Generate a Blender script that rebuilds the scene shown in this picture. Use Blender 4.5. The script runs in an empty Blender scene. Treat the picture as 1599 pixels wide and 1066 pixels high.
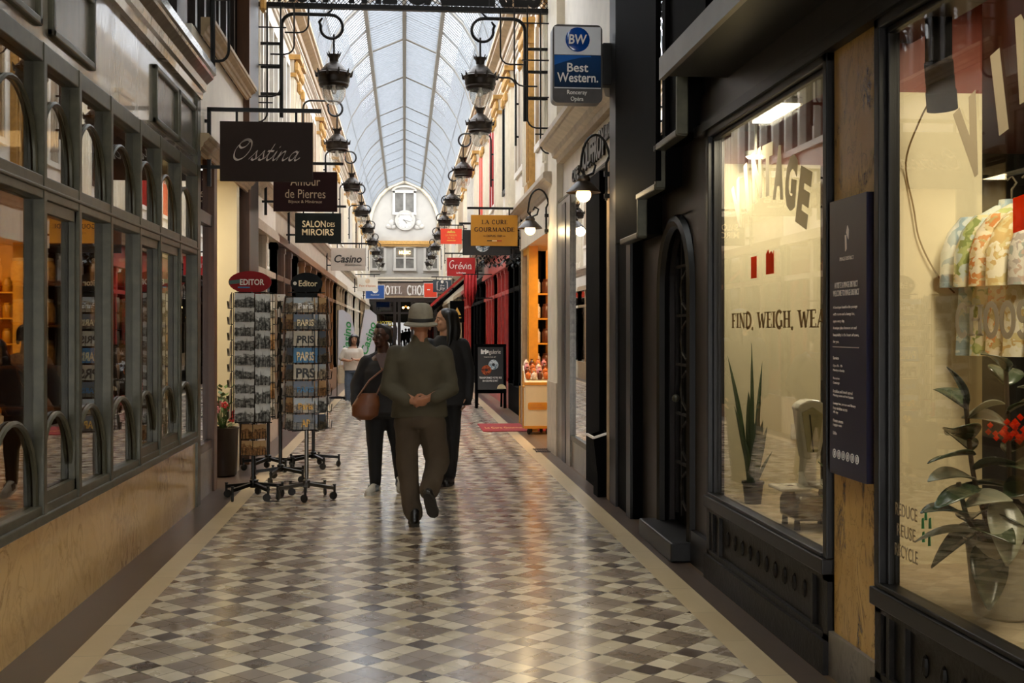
import bpy, math, random
from mathutils import Vector, Matrix, noise as mnoise
PI = math.pi
rnd = random.Random(7)
scene = bpy.context.scene
COL = scene.collection

# ------------------------------------------------------------------ materials
def lin(h):
    h = h.lstrip('#')
    out = []
    for i in (0, 2, 4):
        c = int(h[i:i+2], 16) / 255
        out.append(c/12.92 if c <= .04045 else ((c+.055)/1.055)**2.4)
    return tuple(out) + (1,)

class NT:
    def __init__(s, name):
        s.m = bpy.data.materials.new(name); s.m.use_nodes = True
        s.t = s.m.node_tree; s.t.nodes.clear()
        s.out = s.n('ShaderNodeOutputMaterial')
    def n(s, typ, **kw):
        x = s.t.nodes.new(typ)
        for k, v in kw.items():
            if k.startswith('i_'):
                key = k[2:]
                x.inputs[int(key) if key.isdigit() else key.replace('_', ' ')].default_value = v
            else: setattr(x, k, v)
        return x
    def l(s, a, b): s.t.links.new(a, b)
    def math(s, op, a, b=0.0, c=None):
        x = s.n('ShaderNodeMath', operation=op)
        for i, v in enumerate((a, b) if c is None else (a, b, c)):
            if isinstance(v, (int, float)): x.inputs[i].default_value = v
            else: s.l(v, x.inputs[i])
        return x.outputs[0]
    def mix(s, f, a, b):
        x = s.n('ShaderNodeMix', data_type='RGBA')
        for i, v in ((0, f), (6, a), (7, b)):
            if isinstance(v, (int, float, tuple)): x.inputs[i].default_value = v
            else: s.l(v, x.inputs[i])
        return x.outputs[2]
    def bsdf(s, **kw):
        b = s.n('ShaderNodeBsdfPrincipled')
        for k, v in kw.items(): b.inputs[k.replace('_', ' ')].default_value = v
        s.l(b.outputs[0], s.out.inputs[0]); return b
    def coord(s, kind='Object', scale=None):
        c = s.n('ShaderNodeTexCoord').outputs[kind]
        if scale:
            m = s.n('ShaderNodeMapping'); m.inputs['Scale'].default_value = scale
            s.l(c, m.inputs[0]); c = m.outputs[0]
        return c
    def noise(s, co, scale, detail=3, rough=.55, dist=0):
        x = s.n('ShaderNodeTexNoise'); x.inputs['Scale'].default_value = scale
        x.inputs['Detail'].default_value = detail; x.inputs['Roughness'].default_value = rough
        x.inputs['Distortion'].default_value = dist
        s.l(co, x.inputs['Vector']); return x.outputs[0]
    def ramp(s, f, stops):
        r = s.n('ShaderNodeValToRGB'); e = r.color_ramp.elements
        while len(e) < len(stops): e.new(.5)
        for i, (p, c) in enumerate(stops):
            e[i].position = p; e[i].color = lin(c) if isinstance(c, str) else c
        s.l(f, r.inputs[0]); return r.outputs[0]
    def bump(s, b, h, strength=.2, dist=.01):
        x = s.n('ShaderNodeBump'); x.inputs['Strength'].default_value = strength
        x.inputs['Distance'].default_value = dist
        s.l(h, x.inputs['Height']); s.l(x.outputs[0], b.inputs['Normal'])

def P(name, hexc, rough=.5, metal=0, var=.12, scale=9, bump=0, spec=.5, stretch=None, coat=0, trans=0, sheen=0):
    """plain painted / cloth / metal surface with a little procedural unevenness"""
    t = NT(name); b = t.bsdf(Roughness=rough, Metallic=metal)
    b.inputs['Specular IOR Level'].default_value = spec
    b.inputs['Coat Weight'].default_value = coat
    b.inputs['Sheen Weight'].default_value = sheen
    c = lin(hexc)
    co = t.coord('Object', stretch)
    f = t.noise(co, scale, 4)
    d = tuple(x*(1-var*1.6) for x in c[:3]) + (1,)
    u = tuple(min(1, x*(1+var)) for x in c[:3]) + (1,)
    r = t.ramp(f, [(.3, d), (.7, u)])
    t.l(r, b.inputs['Base Color'])
    if bump: t.bump(b, t.noise(co, scale*3, 4), bump, .01)
    return t.m

def EM(name, hexc, strength):
    t = NT(name); e = t.n('ShaderNodeEmission'); e.inputs[0].default_value = lin(hexc)
    e.inputs[1].default_value = strength; t.l(e.outputs[0], t.out.inputs[0]); return t.m

def GLASS(name, tint='#ffffff', k=1.8, rough=0.0, haze=0.0):
    """flat pane: Fresnel mix of see-through and mirror"""
    t = NT(name)
    ge = t.n('ShaderNodeNewGeometry'); dt = t.n('ShaderNodeVectorMath', operation='DOT_PRODUCT')
    t.l(ge.outputs['Normal'], dt.inputs[0]); t.l(ge.outputs['Incoming'], dt.inputs[1])
    c = t.math('SUBTRACT', 1.0, t.math('ABSOLUTE', dt.outputs['Value']))
    f = t.math('MULTIPLY_ADD', t.math('POWER', c, 5.0), .96, .04)
    f = t.math('MINIMUM', t.math('MULTIPLY', f, k), 1.0)
    a = t.n('ShaderNodeBsdfTransparent'); a.inputs[0].default_value = lin(tint)
    g = t.n('ShaderNodeBsdfGlossy'); g.inputs['Roughness'].default_value = rough
    first = a.outputs[0]
    if haze:
        d = t.n('ShaderNodeBsdfTranslucent'); d.inputs[0].default_value = (.92, .96, 1, 1)
        d2 = t.n('ShaderNodeBsdfDiffuse'); d2.inputs[0].default_value = (.85, .88, .9, 1)
        mm = t.n('ShaderNodeMixShader'); mm.inputs[0].default_value = .25
        t.l(d.outputs[0], mm.inputs[1]); t.l(d2.outputs[0], mm.inputs[2])
        m2 = t.n('ShaderNodeMixShader'); m2.inputs[0].default_value = haze
        t.l(first, m2.inputs[1]); t.l(mm.outputs[0], m2.inputs[2]); first = m2.outputs[0]
    mx = t.n('ShaderNodeMixShader'); t.l(f, mx.inputs[0]); t.l(first, mx.inputs[1]); t.l(g.outputs[0], mx.inputs[2])
    t.l(mx.outputs[0], t.out.inputs[0]); return t.m

def MARBLE(name, base, dark, vein, rough=.25, scale=3.0, amount=.5, stretch=(1, 1, .5)):
    t = NT(name); b = t.bsdf(Roughness=rough)
    co = t.coord('Object', stretch)
    n1 = t.noise(co, scale, 6, .6, 1.2)
    n2 = t.noise(co, scale*2.2, 8, .62, 2.5)
    v = t.math('ABSOLUTE', t.math('SUBTRACT', n2, .5))
    veins = t.ramp(v, [(0.0, (1, 1, 1, 1)), (.045*amount*2, (0, 0, 0, 1))])
    patch = t.ramp(t.noise(co, scale*.8, 5, .6, .8), [(.5, (0, 0, 0, 1)), (.68, (1, 1, 1, 1))])
    c = t.mix(n1, lin(base), lin(dark))
    f = t.math('MULTIPLY', veins, t.math('MULTIPLY_ADD', patch, .8, .2))
    c = t.mix(f, c, lin(vein))
    t.l(c, b.inputs['Base Color']); return t.m

def TILES():
    t = NT('floor_tiles'); b = t.bsdf(); b.inputs['Coat Weight'].default_value = .7; b.inputs['Coat Roughness'].default_value = .16
    co = t.coord('Object'); sx = t.n('ShaderNodeSeparateXYZ'); t.l(co, sx.inputs[0])
    x = t.math('DIVIDE', t.math('ADD', sx.outputs[0], 1.2), .514)
    y = t.math('DIVIDE', t.math('SUBTRACT', sx.outputs[1], 5.605), .532)
    a = t.math('MULTIPLY', t.math('ADD', t.math('ADD', x, y), 1/6+200), 3.0)
    c = t.math('MULTIPLY', t.math('ADD', t.math('SUBTRACT', y, x), 1/6+200), 3.0)
    fa, fc = t.math('FLOOR', a), t.math('FLOOR', c)
    ia = t.math('LESS_THAN', t.math('MODULO', fa, 3.0), .5)
    ic = t.math('LESS_THAN', t.math('MODULO', fc, 3.0), .5)
    both = t.math('MULTIPLY', ia, ic)
    one = t.math('SUBTRACT', t.math('MAXIMUM', ia, ic), both)
    cv = t.n('ShaderNodeCombineXYZ'); t.l(fa, cv.inputs[0]); t.l(fc, cv.inputs[1])
    wn = t.n('ShaderNodeTexWhiteNoise'); t.l(cv.outputs[0], wn.inputs[0])
    w = wn.outputs[0]
    taupe = t.mix(w, lin('#857566'), lin('#988777'))
    cream = t.mix(w, lin('#d3c4a8'), lin('#e2d4ba'))
    dark = t.mix(w, lin('#544841'), lin('#655850'))
    col = t.mix(one, taupe, cream); col = t.mix(both, col, dark)
    dirt = t.noise(co, 3.5, 5); col = t.mix(t.ramp(dirt, [(.45, (0, 0, 0, 1)), (.8, (.35, .35, .35, 1))]), col, lin('#6a5a48'))
    def edge(v):
        f = t.math('FRACT', v); return t.math('MINIMUM', f, t.math('SUBTRACT', 1.0, f))
    e = t.math('MINIMUM', edge(a), edge(c))
    g = t.math('LESS_THAN', e, .018)
    col = t.mix(t.math('MULTIPLY', g, .75), col, lin('#4a3c31'))
    t.l(col, b.inputs['Base Color'])
    r = t.math('MULTIPLY_ADD', t.noise(co, 6, 4), .16, .17); r = t.math('ADD', r, t.math('MULTIPLY', w, .07))
    t.l(t.math('ADD', r, t.math('MULTIPLY', g, .3)), b.inputs['Roughness'])
    # each tile sits at its own slight tilt and the faces are a little wavy
    h = t.math('ADD', t.math('MULTIPLY', t.math('MINIMUM', e, .06), 4.0), t.noise(co, 9, 2))
    t.bump(b, h, .08, .01)
    return t.m

def STRIP(name, base, dark, length=.42, rough=.3, gap=.012):
    """row of slabs along Y with thin joints"""
    t = NT(name); b = t.bsdf(Roughness=rough)
    co = t.coord('Object'); sx = t.n('ShaderNodeSeparateXYZ'); t.l(co, sx.inputs[0])
    y = t.math('DIVIDE', t.math('ADD', sx.outputs[1], 20.0), length)
    w = t.n('ShaderNodeTexWhiteNoise', noise_dimensions='1D'); t.l(t.math('FLOOR', y), w.inputs['W'])
    g = t.math('LESS_THAN', t.math('FRACT', y), gap)
    f = t.math('ADD', t.math('MULTIPLY', w.outputs[0], .45), t.math('MULTIPLY', t.noise(co, 5, 5), .7))
    c = t.mix(f, lin(base), lin(dark)); c = t.mix(t.math('MULTIPLY', g, .6), c, lin('#3a3028'))
    t.l(c, b.inputs['Base Color']); return t.m

def WOOD(name, a, c, rough=.4, stretch=(14, 14, 1.2)):
    t = NT(name); b = t.bsdf(Roughness=rough)
    co = t.coord('Object', stretch); f = t.noise(co, 2.2, 6, .6, .6)
    t.l(t.mix(f, lin(a), lin(c)), b.inputs['Base Color']); t.bump(b, f, .08, .01); return t.m

def PHOTO(name, sky, mid, ground, kind=0):
    """printed view postcard: pale sky, broken skyline, darker ground; varies per card"""
    t = NT(name); b = t.bsdf(Roughness=.35)
    g = t.coord('Generated'); oi = t.n('ShaderNodeObjectInfo')
    sx = t.n('ShaderNodeSeparateXYZ'); t.l(g, sx.inputs[0])
    off = t.n('ShaderNodeVectorMath', operation='ADD'); t.l(g, off.inputs[0])
    cb = t.n('ShaderNodeCombineXYZ'); r = t.math('MULTIPLY', oi.outputs['Random'], 37.0)
    t.l(r, cb.inputs[0]); t.l(r, cb.inputs[1]); t.l(r, cb.inputs[2]); t.l(cb.outputs[0], off.inputs[1])
    n1 = t.noise(off.outputs[0], 2.6, 4, .55, .5); n2 = t.noise(off.outputs[0], 6, 4, .65)
    horizon = t.math('ADD', t.math('MULTIPLY', n1, .8), t.math('MULTIPLY', oi.outputs['Random'], .22))
    isky = t.ramp(t.math('SUBTRACT', sx.outputs[2], horizon), [(.06, (0, 0, 0, 1)), (.12, (1, 1, 1, 1))])
    low = t.mix(t.ramp(n2, [(.4, (0, 0, 0, 1)), (.62, (1, 1, 1, 1))]), lin(ground), lin(mid))
    c = t.mix(isky, low, t.mix(n1, lin(sky), lin(mid)))
    # pale tower or facade in the middle of many views
    ax = t.math('ABSOLUTE', t.math('SUBTRACT', sx.outputs[0], t.math('MULTIPLY_ADD', oi.outputs['Random'], .3, .35)))
    wdt = t.math('MULTIPLY', t.math('SUBTRACT', .85, sx.outputs[2]), .16)
    tw = t.math('LESS_THAN', ax, wdt)
    c = t.mix(t.math('MULTIPLY', tw, .6), c, lin(ground if kind == 0 else mid))
    t.l(c, b.inputs['Base Color']); return t.m

def CLOTHPRINT(name, cols, scale=9):
    t = NT(name); b = t.bsdf(Roughness=.85)
    co = t.coord('Object'); v = t.n('ShaderNodeTexVoronoi'); v.inputs['Scale'].default_value = scale
    dn = t.n('ShaderNodeVectorMath', operation='ADD'); t.l(co, dn.inputs[0])
    nn = t.n('ShaderNodeTexNoise'); nn.inputs['Scale'].default_value = scale*.6; t.l(co, nn.inputs['Vector'])
    sc = t.n('ShaderNodeVectorMath', operation='SCALE'); sc.inputs['Scale'].default_value = .22
    t.l(nn.outputs[1], sc.inputs[0]); t.l(sc.outputs[0], dn.inputs[1]); t.l(dn.outputs[0], v.inputs['Vector'])
    s = t.n('ShaderNodeSeparateColor'); t.l(v.outputs['Color'], s.inputs[0])
    r = t.ramp(s.outputs[0], [(i/len(cols), c) for i, c in enumerate(cols)])
    t.t.nodes[-1].color_ramp.interpolation = 'CONSTANT'
    t.l(r, b.inputs['Base Color']); return t.m

def LEAFM(name, a, c, rib, rough=.35):
    t = NT(name); b = t.bsdf(Roughness=rough)
    co = t.coord('Object'); f = t.noise(co, 7, 4)
    t.l(t.mix(f, lin(a), lin(c)), b.inputs['Base Color'])
    return t.m

MT = {}
def m(key): return MT[key]

# ------------------------------------------------------------------ mesh builder
class MB:
    def __init__(s): s.v, s.f, s.mi = [], [], []
    def add(s, vs, fs, mi=0):
        o = len(s.v); s.v += [tuple(p) for p in vs]; s.f += [tuple(i+o for i in f) for f in fs]; s.mi += [mi]*len(fs); return s
    def box(s, x0, x1, y0, y1, z0, z1, mi=0):
        x0, x1 = min(x0, x1), max(x0, x1); y0, y1 = min(y0, y1), max(y0, y1); z0, z1 = min(z0, z1), max(z0, z1)
        return s.add([(x0,y0,z0),(x1,y0,z0),(x1,y1,z0),(x0,y1,z0),(x0,y0,z1),(x1,y0,z1),(x1,y1,z1),(x0,y1,z1)],
            [(0,3,2,1),(4,5,6,7),(0,1,5,4),(1,2,6,5),(2,3,7,6),(3,0,4,7)], mi)
    def bar(s, a, b, w, d=None, up=(0,0,1), mi=0):
        a, b = Vector(a), Vector(b); d = d or w; t = (b-a).normalized(); u = Vector(up)
        if abs(t.dot(u)) > .98: u = Vector((0,1,0))
        x = t.cross(u).normalized()*w/2; y = x.normalized().cross(t)*d/2
        vs = [a-x-y, a+x-y, a+x+y, a-x+y, b-x-y, b+x-y, b+x+y, b-x+y]
        return s.add(vs, [(0,3,2,1),(4,5,6,7),(0,1,5,4),(1,2,6,5),(2,3,7,6),(3,0,4,7)], mi)
    def tube(s, pts, r, n=8, mi=0, caps=True):
        pts = [Vector(p) for p in pts]; k = len(pts)
        rs = [r]*k if isinstance(r, (int, float)) else list(r)
        t0 = (pts[1]-pts[0]).normalized(); u = Vector((0,0,1)) if abs(t0.z) < .9 else Vector((1,0,0))
        u = (u - t0*u.dot(t0)).normalized(); vs, fs = [], []
        for i, p in enumerate(pts):
            t = (pts[min(i+1,k-1)]-pts[max(i-1,0)]).normalized()
            u = (u - t*u.dot(t)).normalized(); w = t.cross(u)
            for j in range(n):
                a = 2*PI*j/n; vs.append(p + (u*math.cos(a)+w*math.sin(a))*rs[i])
        for i in range(k-1):
            for j in range(n): fs.append((i*n+j, i*n+(j+1)%n, (i+1)*n+(j+1)%n, (i+1)*n+j))
        if caps: fs += [tuple(range(n-1,-1,-1)), tuple(range((k-1)*n, k*n))]
        return s.add(vs, fs, mi)
    def lathe(s, prof, c=(0,0,0), n=20, mi=0, axis='z', caps=True):
        vs, fs = [], []; k = len(prof); c = Vector(c)
        for r, h in prof:
            for j in range(n):
                a = 2*PI*j/n; q = (r*math.cos(a), r*math.sin(a), h)
                if axis == 'y': q = (q[0], q[2], q[1])
                if axis == 'x': q = (q[2], q[0], q[1])
                vs.append(Vector(q)+c)
        for i in range(k-1):
            for j in range(n):
                q = (i*n+j, i*n+(j+1)%n, (i+1)*n+(j+1)%n, (i+1)*n+j); fs.append(q if axis != 'y' else q[::-1])
        if caps:
            fs += [tuple(range(n-1,-1,-1)), tuple(range((k-1)*n, k*n))]
        return s.add(vs, fs, mi)
    def prism(s, poly, axis, a, b, mi=0):
        """poly: 2-D outline; axis 'x' -> (y,z), 'y' -> (x,z), 'z' -> (x,y)"""
        k = len(poly)
        def q(p, h): return (h,p[0],p[1]) if axis == 'x' else ((p[0],h,p[1]) if axis == 'y' else (p[0],p[1],h))
        vs = [q(p,a) for p in poly]+[q(p,b) for p in poly]
        fs = [tuple(range(k)), tuple(range(2*k-1,k-1,-1))]+[(i,i+k,(i+1)%k+k,(i+1)%k) for i in range(k)]
        return s.add(vs, fs, mi)
    def loft(s, rings, mi=0, n=16):
        """rings: (centre, rx, ry) horizontal ellipses bottom to top"""
        vs, fs = [], []
        for c, rx, ry in rings:
            for j in range(n):
                a = 2*PI*j/n; vs.append((c[0]+rx*math.cos(a), c[1]+ry*math.sin(a), c[2]))
        k = len(rings)
        for i in range(k-1):
            for j in range(n): fs.append((i*n+j, i*n+(j+1)%n, (i+1)*n+(j+1)%n, (i+1)*n+j))
        fs += [tuple(range(n-1,-1,-1)), tuple(range((k-1)*n, k*n))]
        return s.add(vs, fs, mi)
    def ball(s, c, r, n=10, mi=0, rot=None):
        r = (r,)*3 if isinstance(r, (int, float)) else r; vs, fs = [], []; c = Vector(c); k = n//2+1
        for i in range(k):
            th = PI*(i+.0001)/(k-1+.0002)
            for j in range(n):
                a = 2*PI*j/n; p = Vector((r[0]*math.sin(th)*math.cos(a), r[1]*math.sin(th)*math.sin(a), -r[2]*math.cos(th)))
                if rot: p = rot @ p
                vs.append(p+c)
        for i in range(k-1):
            for j in range(n): fs.append((i*n+j, i*n+(j+1)%n, (i+1)*n+(j+1)%n, (i+1)*n+j))
        fs += [tuple(range(n-1,-1,-1)), tuple(range((k-1)*n, k*n))]
        return s.add(vs, fs, mi)
    def cone(s, a, b, ra, rb, n=12):
        """capsule that tapers from ra at a to rb at b"""
        a, b = Vector(a), Vector(b); t = b-a; L = t.length or 1e-4; t = t/L; pts, rs = [], []
        for i in range(4):
            th = PI/2*(1-i/4); pts.append(a - t*ra*math.sin(th)); rs.append(max(ra*math.cos(th), 1e-4))
        pts += [a, b]; rs += [ra, rb]
        for i in range(1, 5):
            th = PI/2*i/4; pts.append(b + t*rb*math.sin(th)); rs.append(max(rb*math.cos(th), 1e-4))
        return s.tube(pts, rs, n)
    def limb(s, pts, rs, n=12):
        for i in range(len(pts)-1): s.cone(pts[i], pts[i+1], rs[i], rs[i+1], n)
        return s
    def xf(s, mat):
        s.v = [tuple(mat @ Vector(p)) for p in s.v]; return s
    def build(s, name, mat, parent=None, smooth=True, angle=35, bevel=0):
        me = bpy.data.meshes.new(name); me.from_pydata(s.v, [], s.f)
        for q in (mat if isinstance(mat, (list, tuple)) else [mat]): me.materials.append(MT[q] if isinstance(q, str) else q)
        if any(s.mi): me.polygons.foreach_set('material_index', s.mi)
        me.update()
        if smooth:
            me.polygons.foreach_set('use_smooth', [True]*len(me.polygons)); me.set_sharp_from_angle(angle=math.radians(angle))
        o = bpy.data.objects.new(name, me); COL.objects.link(o)
        if parent: o.parent = parent
        if bevel:
            md = o.modifiers.new('bevel', 'BEVEL'); md.width = bevel; md.segments = 2; md.limit_method = 'ANGLE'
        return o

def tag(o, label, cat, group=None, kind=None):
    o['label'] = label; o['category'] = cat
    if group: o['group'] = group
    if kind: o['kind'] = kind
    return o
def thing(name, label, cat, loc=(0,0,0), rz=0, group=None):
    o = bpy.data.objects.new(name, None); COL.objects.link(o); o.location = loc; o.rotation_euler = (0,0,rz)
    o.empty_display_size = .1
    return tag(o, label, cat, group)
def struct(o): o['kind'] = 'structure'; return o
def sbox(name, mat, *b, bevel=0): return struct(MB().box(*b).build(name, mat, smooth=False, bevel=bevel))
def copy_tree(o, parent=None):
    c = o.copy(); COL.objects.link(c)
    if parent: c.parent = parent
    for ch in [x for x in bpy.data.objects if x.parent == o]: copy_tree(ch, c)
    return c
def arcp(cx, cz, rx, rz, a0, a1, n=12):
    return [(cx+rx*math.cos(math.radians(a0+(a1-a0)*i/n)), cz+rz*math.sin(math.radians(a0+(a1-a0)*i/n))) for i in range(n+1)]

# ------------------------------------------------------------------ lettering
def finish_text(me, w, h, name, mat, parent, mtx):
    """scale flat outlines to width w / height h, centred, then place"""
    xs = [v.co.x for v in me.vertices]; ys = [v.co.y for v in me.vertices]
    x0, x1, y0, y1 = min(xs), max(xs), min(ys), max(ys)
    sy = h/(y1-y0) if h else None; sx = w/(x1-x0) if w else None
    sx = sx or sy; sy = sy or sx
    cx, cy = (x0+x1)/2, (y0+y1)/2
    for v in me.vertices:
        v.co = mtx @ Vector(((v.co.x-cx)*sx, (v.co.y-cy)*sy, v.co.z))
    me.materials.clear(); me.materials.append(MT[mat]); me.update(); me.name = name
    o = bpy.data.objects.new(name, me); COL.objects.link(o)
    if parent: o.parent = parent
    return o
def FRONT(x, y, z):   # lettering that is read looking along +Y
    return Matrix.Translation((x, y, z)) @ Matrix(((1,0,0,0),(0,0,-1,0),(0,1,0,0),(0,0,0,1)))
def RIGHTW(x, y, z):  # on the right wall, read looking along +X
    return Matrix.Translation((x, y, z)) @ Matrix(((0,0,-1,0),(-1,0,0,0),(0,1,0,0),(0,0,0,1)))
def text(s, mat, mtx, w=None, h=None, parent=None, bold=0, shear=0, depth=.003, name='lettering', spacing=1):
    cu = bpy.data.curves.new(name, 'FONT'); cu.body = s; cu.size = 1; cu.extrude = depth; cu.offset = bold
    cu.shear = shear; cu.resolution_u = 3; cu.space_character = spacing; cu.align_x = 'CENTER'; cu.space_line = .95
    to = bpy.data.objects.new(name, cu); COL.objects.link(to)
    bpy.context.view_layer.update()
    me = bpy.data.meshes.new_from_object(to)
    bpy.data.objects.remove(to); bpy.data.curves.remove(cu)
    return finish_text(me, w, h, name, mat, parent, mtx)

def A(cx, cy, rx, ry, a0, a1, n=10): return arcp(cx, cy, rx, ry, a0, a1, n)
# serif capitals as pen strokes: (thick?, serif at start?, serif at end?, points)
GL = {
 'A': (.72, [(0,1,0,[(.02,0),(.36,1)]),(1,0,1,[(.36,1),(.68,0)]),(0,0,0,[(.14,.33),(.56,.33)])]),
 'C': (.66, [(1,0,0,A(.36,.5,.32,.5,48,312,16)),(0,0,0,[(.58,.98),(.58,.74)])]),
 'D': (.7, [(1,1,1,[(.12,0),(.12,1)]),(1,0,0,[(.12,1)]+A(.26,.5,.4,.5,90,-90,14)+[(.12,0)])]),
 'E': (.58, [(1,1,1,[(.12,0),(.12,1)]),(0,0,0,[(.12,.97),(.52,.97),(.52,.78)]),(0,0,0,[(.12,.52),(.42,.52)]),(0,0,0,[(.12,.03),(.54,.03),(.54,.24)])]),
 'F': (.56, [(1,1,1,[(.12,0),(.12,1)]),(0,0,0,[(.12,.97),(.52,.97),(.52,.78)]),(0,0,0,[(.12,.5),(.42,.5)])]),
 'G': (.72, [(1,0,0,A(.36,.5,.32,.5,48,300,16)),(1,0,0,[(.6,.06),(.6,.42)]),(0,0,0,[(.48,.42),(.7,.42)])]),
 'H': (.74, [(1,1,1,[(.12,0),(.12,1)]),(1,1,1,[(.6,0),(.6,1)]),(0,0,0,[(.12,.52),(.6,.52)])]),
 'I': (.28, [(1,1,1,[(.13,0),(.13,1)])]),
 'L': (.56, [(1,1,1,[(.12,0),(.12,1)]),(0,0,0,[(.12,.03),(.5,.03),(.5,.26)])]),
 'M': (.88, [(0,1,0,[(.1,0),(.12,1)]),(1,0,0,[(.14,1),(.43,.06)]),(0,0,0,[(.43,.06),(.72,1)]),(1,0,1,[(.74,1),(.75,0)])]),
 'N': (.76, [(0,1,0,[(.1,0),(.1,1)]),(1,0,0,[(.1,1),(.64,0)]),(0,0,1,[(.64,0),(.64,1)])]),
 'O': (.74, [(1,0,0,A(.36,.5,.31,.5,0,360,22))]),
 'P': (.6, [(1,1,1,[(.12,0),(.12,1)]),(1,0,0,[(.12,1)]+A(.28,.74,.24,.26,90,-90,10)+[(.12,.48)])]),
 'R': (.68, [(1,1,1,[(.12,0),(.12,1)]),(1,0,0,[(.12,1)]+A(.28,.74,.22,.26,90,-90,10)+[(.12,.48)]),(1,0,1,[(.3,.48),(.6,0)])]),
 'S': (.56, [(1,0,0,A(.28,.74,.2,.26,30,260,10)+A(.28,.25,.21,.25,90,-160,12))]),
 'T': (.64, [(1,1,0,[(.31,0),(.31,1)]),(0,0,0,[(.04,.76),(.04,.97),(.58,.97),(.58,.76)])]),
 'U': (.74, [(1,0,1,A(.36,.26,.25,.26,270,180,8)[::-1][0:0]+[(.11,1),(.11,.3)]+A(.36,.28,.25,.28,180,360,12)+[(.61,1)])]),
 'V': (.7, [(1,1,0,[(.04,1),(.34,0)]),(0,0,1,[(.34,0),(.64,1)])]),
 'W': (1.0, [(1,1,0,[(.04,1),(.28,0)]),(0,0,0,[(.28,0),(.5,.9)]),(1,0,0,[(.5,.9),(.7,0)]),(0,0,1,[(.7,0),(.94,1)])]),
 ',': (.22, [(1,0,0,[(.1,.06),(.06,-.14)])]), ' ': (.34, []),
}
def ribbon(mb, pts, w, d, pen=None):
    pts = [Vector((p[0], p[1])) for p in pts]; k = len(pts); L, R = [], []
    for i, p in enumerate(pts):
        if pen is not None: off = pen
        else:
            t = (pts[min(i+1,k-1)]-pts[max(i-1,0)]).normalized(); off = Vector((-t.y, t.x))*w/2
        L.append(p+off); R.append(p-off)
    vs = [(q.x,q.y,z) for z in (-d, d) for q in L+R]; fs = []
    for i in range(k-1):
        a, b, c, e = i, i+1, k+i+1, k+i; N = 2*k
        fs += [(a,e,c,b), (a+N,b+N,c+N,e+N), (a,b,b+N,a+N), (e,e+N,c+N,c)]
    mb.add(vs, fs)
def serif(s, mat, mtx, w=None, h=None, parent=None, thick=.15, thin=.06, depth=.003, gap=.1, name='lettering', slab=.2):
    mb = MB(); x = 0
    for ch in s:
        adv, st = GL[ch]
        for T, s0, s1, pts in st:
            q = [(p[0]+x, p[1]) for p in pts]; ribbon(mb, q, thick if T else thin, depth)
            for fl, p in ((s0, q[0]), (s1, q[-1])):
                if fl:
                    yy = .03 if p[1] < .5 else .97
                    ww = slab if T else slab*.75
                    ribbon(mb, [(p[0]-ww, yy), (p[0]+ww, yy)], .06, depth)
        x += adv+gap
    me = bpy.data.meshes.new(name); me.from_pydata(mb.v, [], mb.f)
    return finish_text(me, w, h, name, mat, parent, mtx)
def crom(pts, n=7):
    P_ = [Vector(p) for p in pts]; P_ = [P_[0]*2-P_[1]]+P_+[P_[-1]*2-P_[-2]]; out = []
    for i in range(1, len(P_)-2):
        for j in range(n):
            t = j/n; a, b, c, d = P_[i-1:i+3]
            out.append(.5*((2*b)+(c-a)*t+(2*a-5*b+4*c-d)*t*t+(3*b-a-3*c+d)*t**3))
    return out+[P_[-2]]
SC = {  # joined-up script, x-height .42, caps 1
 'O': (.86, [[(.62,.86),(.5,.97),(.28,.86),(.1,.5),(.14,.14),(.34,.0),(.58,.14),(.74,.5),(.7,.84),(.52,.99),(.3,.93),(.2,.72),(.32,.58),(.5,.66),(.6,.86)]]),
 's': (.32, [[(-.04,.06),(.1,.26),(.2,.44),(.21,.3),(.25,.12),(.18,.01),(.07,.04),(.1,.1)],[(.18,.01),(.3,.1)]]),
 't': (.3, [[(.0,.08),(.12,.36),(.24,.78)],[(.24,.78),(.13,.34),(.1,.08),(.17,.0),(.3,.12)],[(.04,.44),(.3,.44)]]),
 'i': (.24, [[(.0,.1),(.13,.42),(.08,.12),(.12,.0),(.24,.12)],[(.2,.62),(.22,.66)]]),
 'n': (.5, [[(.0,.12),(.1,.42),(.06,.2),(.02,.0)],[(.04,.12),(.18,.38),(.28,.42),(.28,.28),(.26,.08),(.32,.0),(.48,.14)]]),
 'a': (.44, [[(.34,.36),(.24,.43),(.1,.32),(.04,.12),(.1,.0),(.22,.08),(.36,.42),(.3,.1),(.35,.0),(.5,.12)]]),
 'G': (.62, [[(.52,.78),(.36,.86),(.14,.7),(.08,.36),(.22,.1),(.42,.14),(.5,.4),(.34,.42)]]),
 'r': (.32, [[(.06,.42),(.06,.0)],[(.06,.28),(.16,.42),(.26,.38)]]),
 'e': (.42, [[(.06,.22),(.32,.26),(.28,.42),(.14,.42),(.05,.2),(.14,.02),(.34,.08)],[(.2,.56),(.32,.7)]]),
 'v': (.36, [[(.02,.42),(.14,.02),(.32,.5)]]), 'I': (.18, [[(.06,.44),(.06,.0)],[(.06,.6),(.07,.63)]]),
 'N': (.44, [[(.05,.0),(.06,.42),(.1,.3),(.22,.46),(.33,.34),(.33,.0)]]),
}
def script(s, mat, mtx, w, parent=None, pen=(.022,.03), slant=.32, depth=.002, name='lettering', wd=None, h=None):
    mb = MB(); x = 0
    for ch in s:
        adv, st = SC[ch]
        for pts in st:
            q = [(p.x+x+p.y*slant, p.y) for p in crom([(a, b, 0) for a, b in pts])]
            if wd: ribbon(mb, q, wd, depth)
            else:
                ribbon(mb, q, .022, depth); ribbon(mb, q, 0, depth, Vector(pen))
        x += adv
    me = bpy.data.meshes.new(name); me.from_pydata(mb.v, [], mb.f)
    return finish_text(me, w, h, name, mat, parent, mtx)

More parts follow.
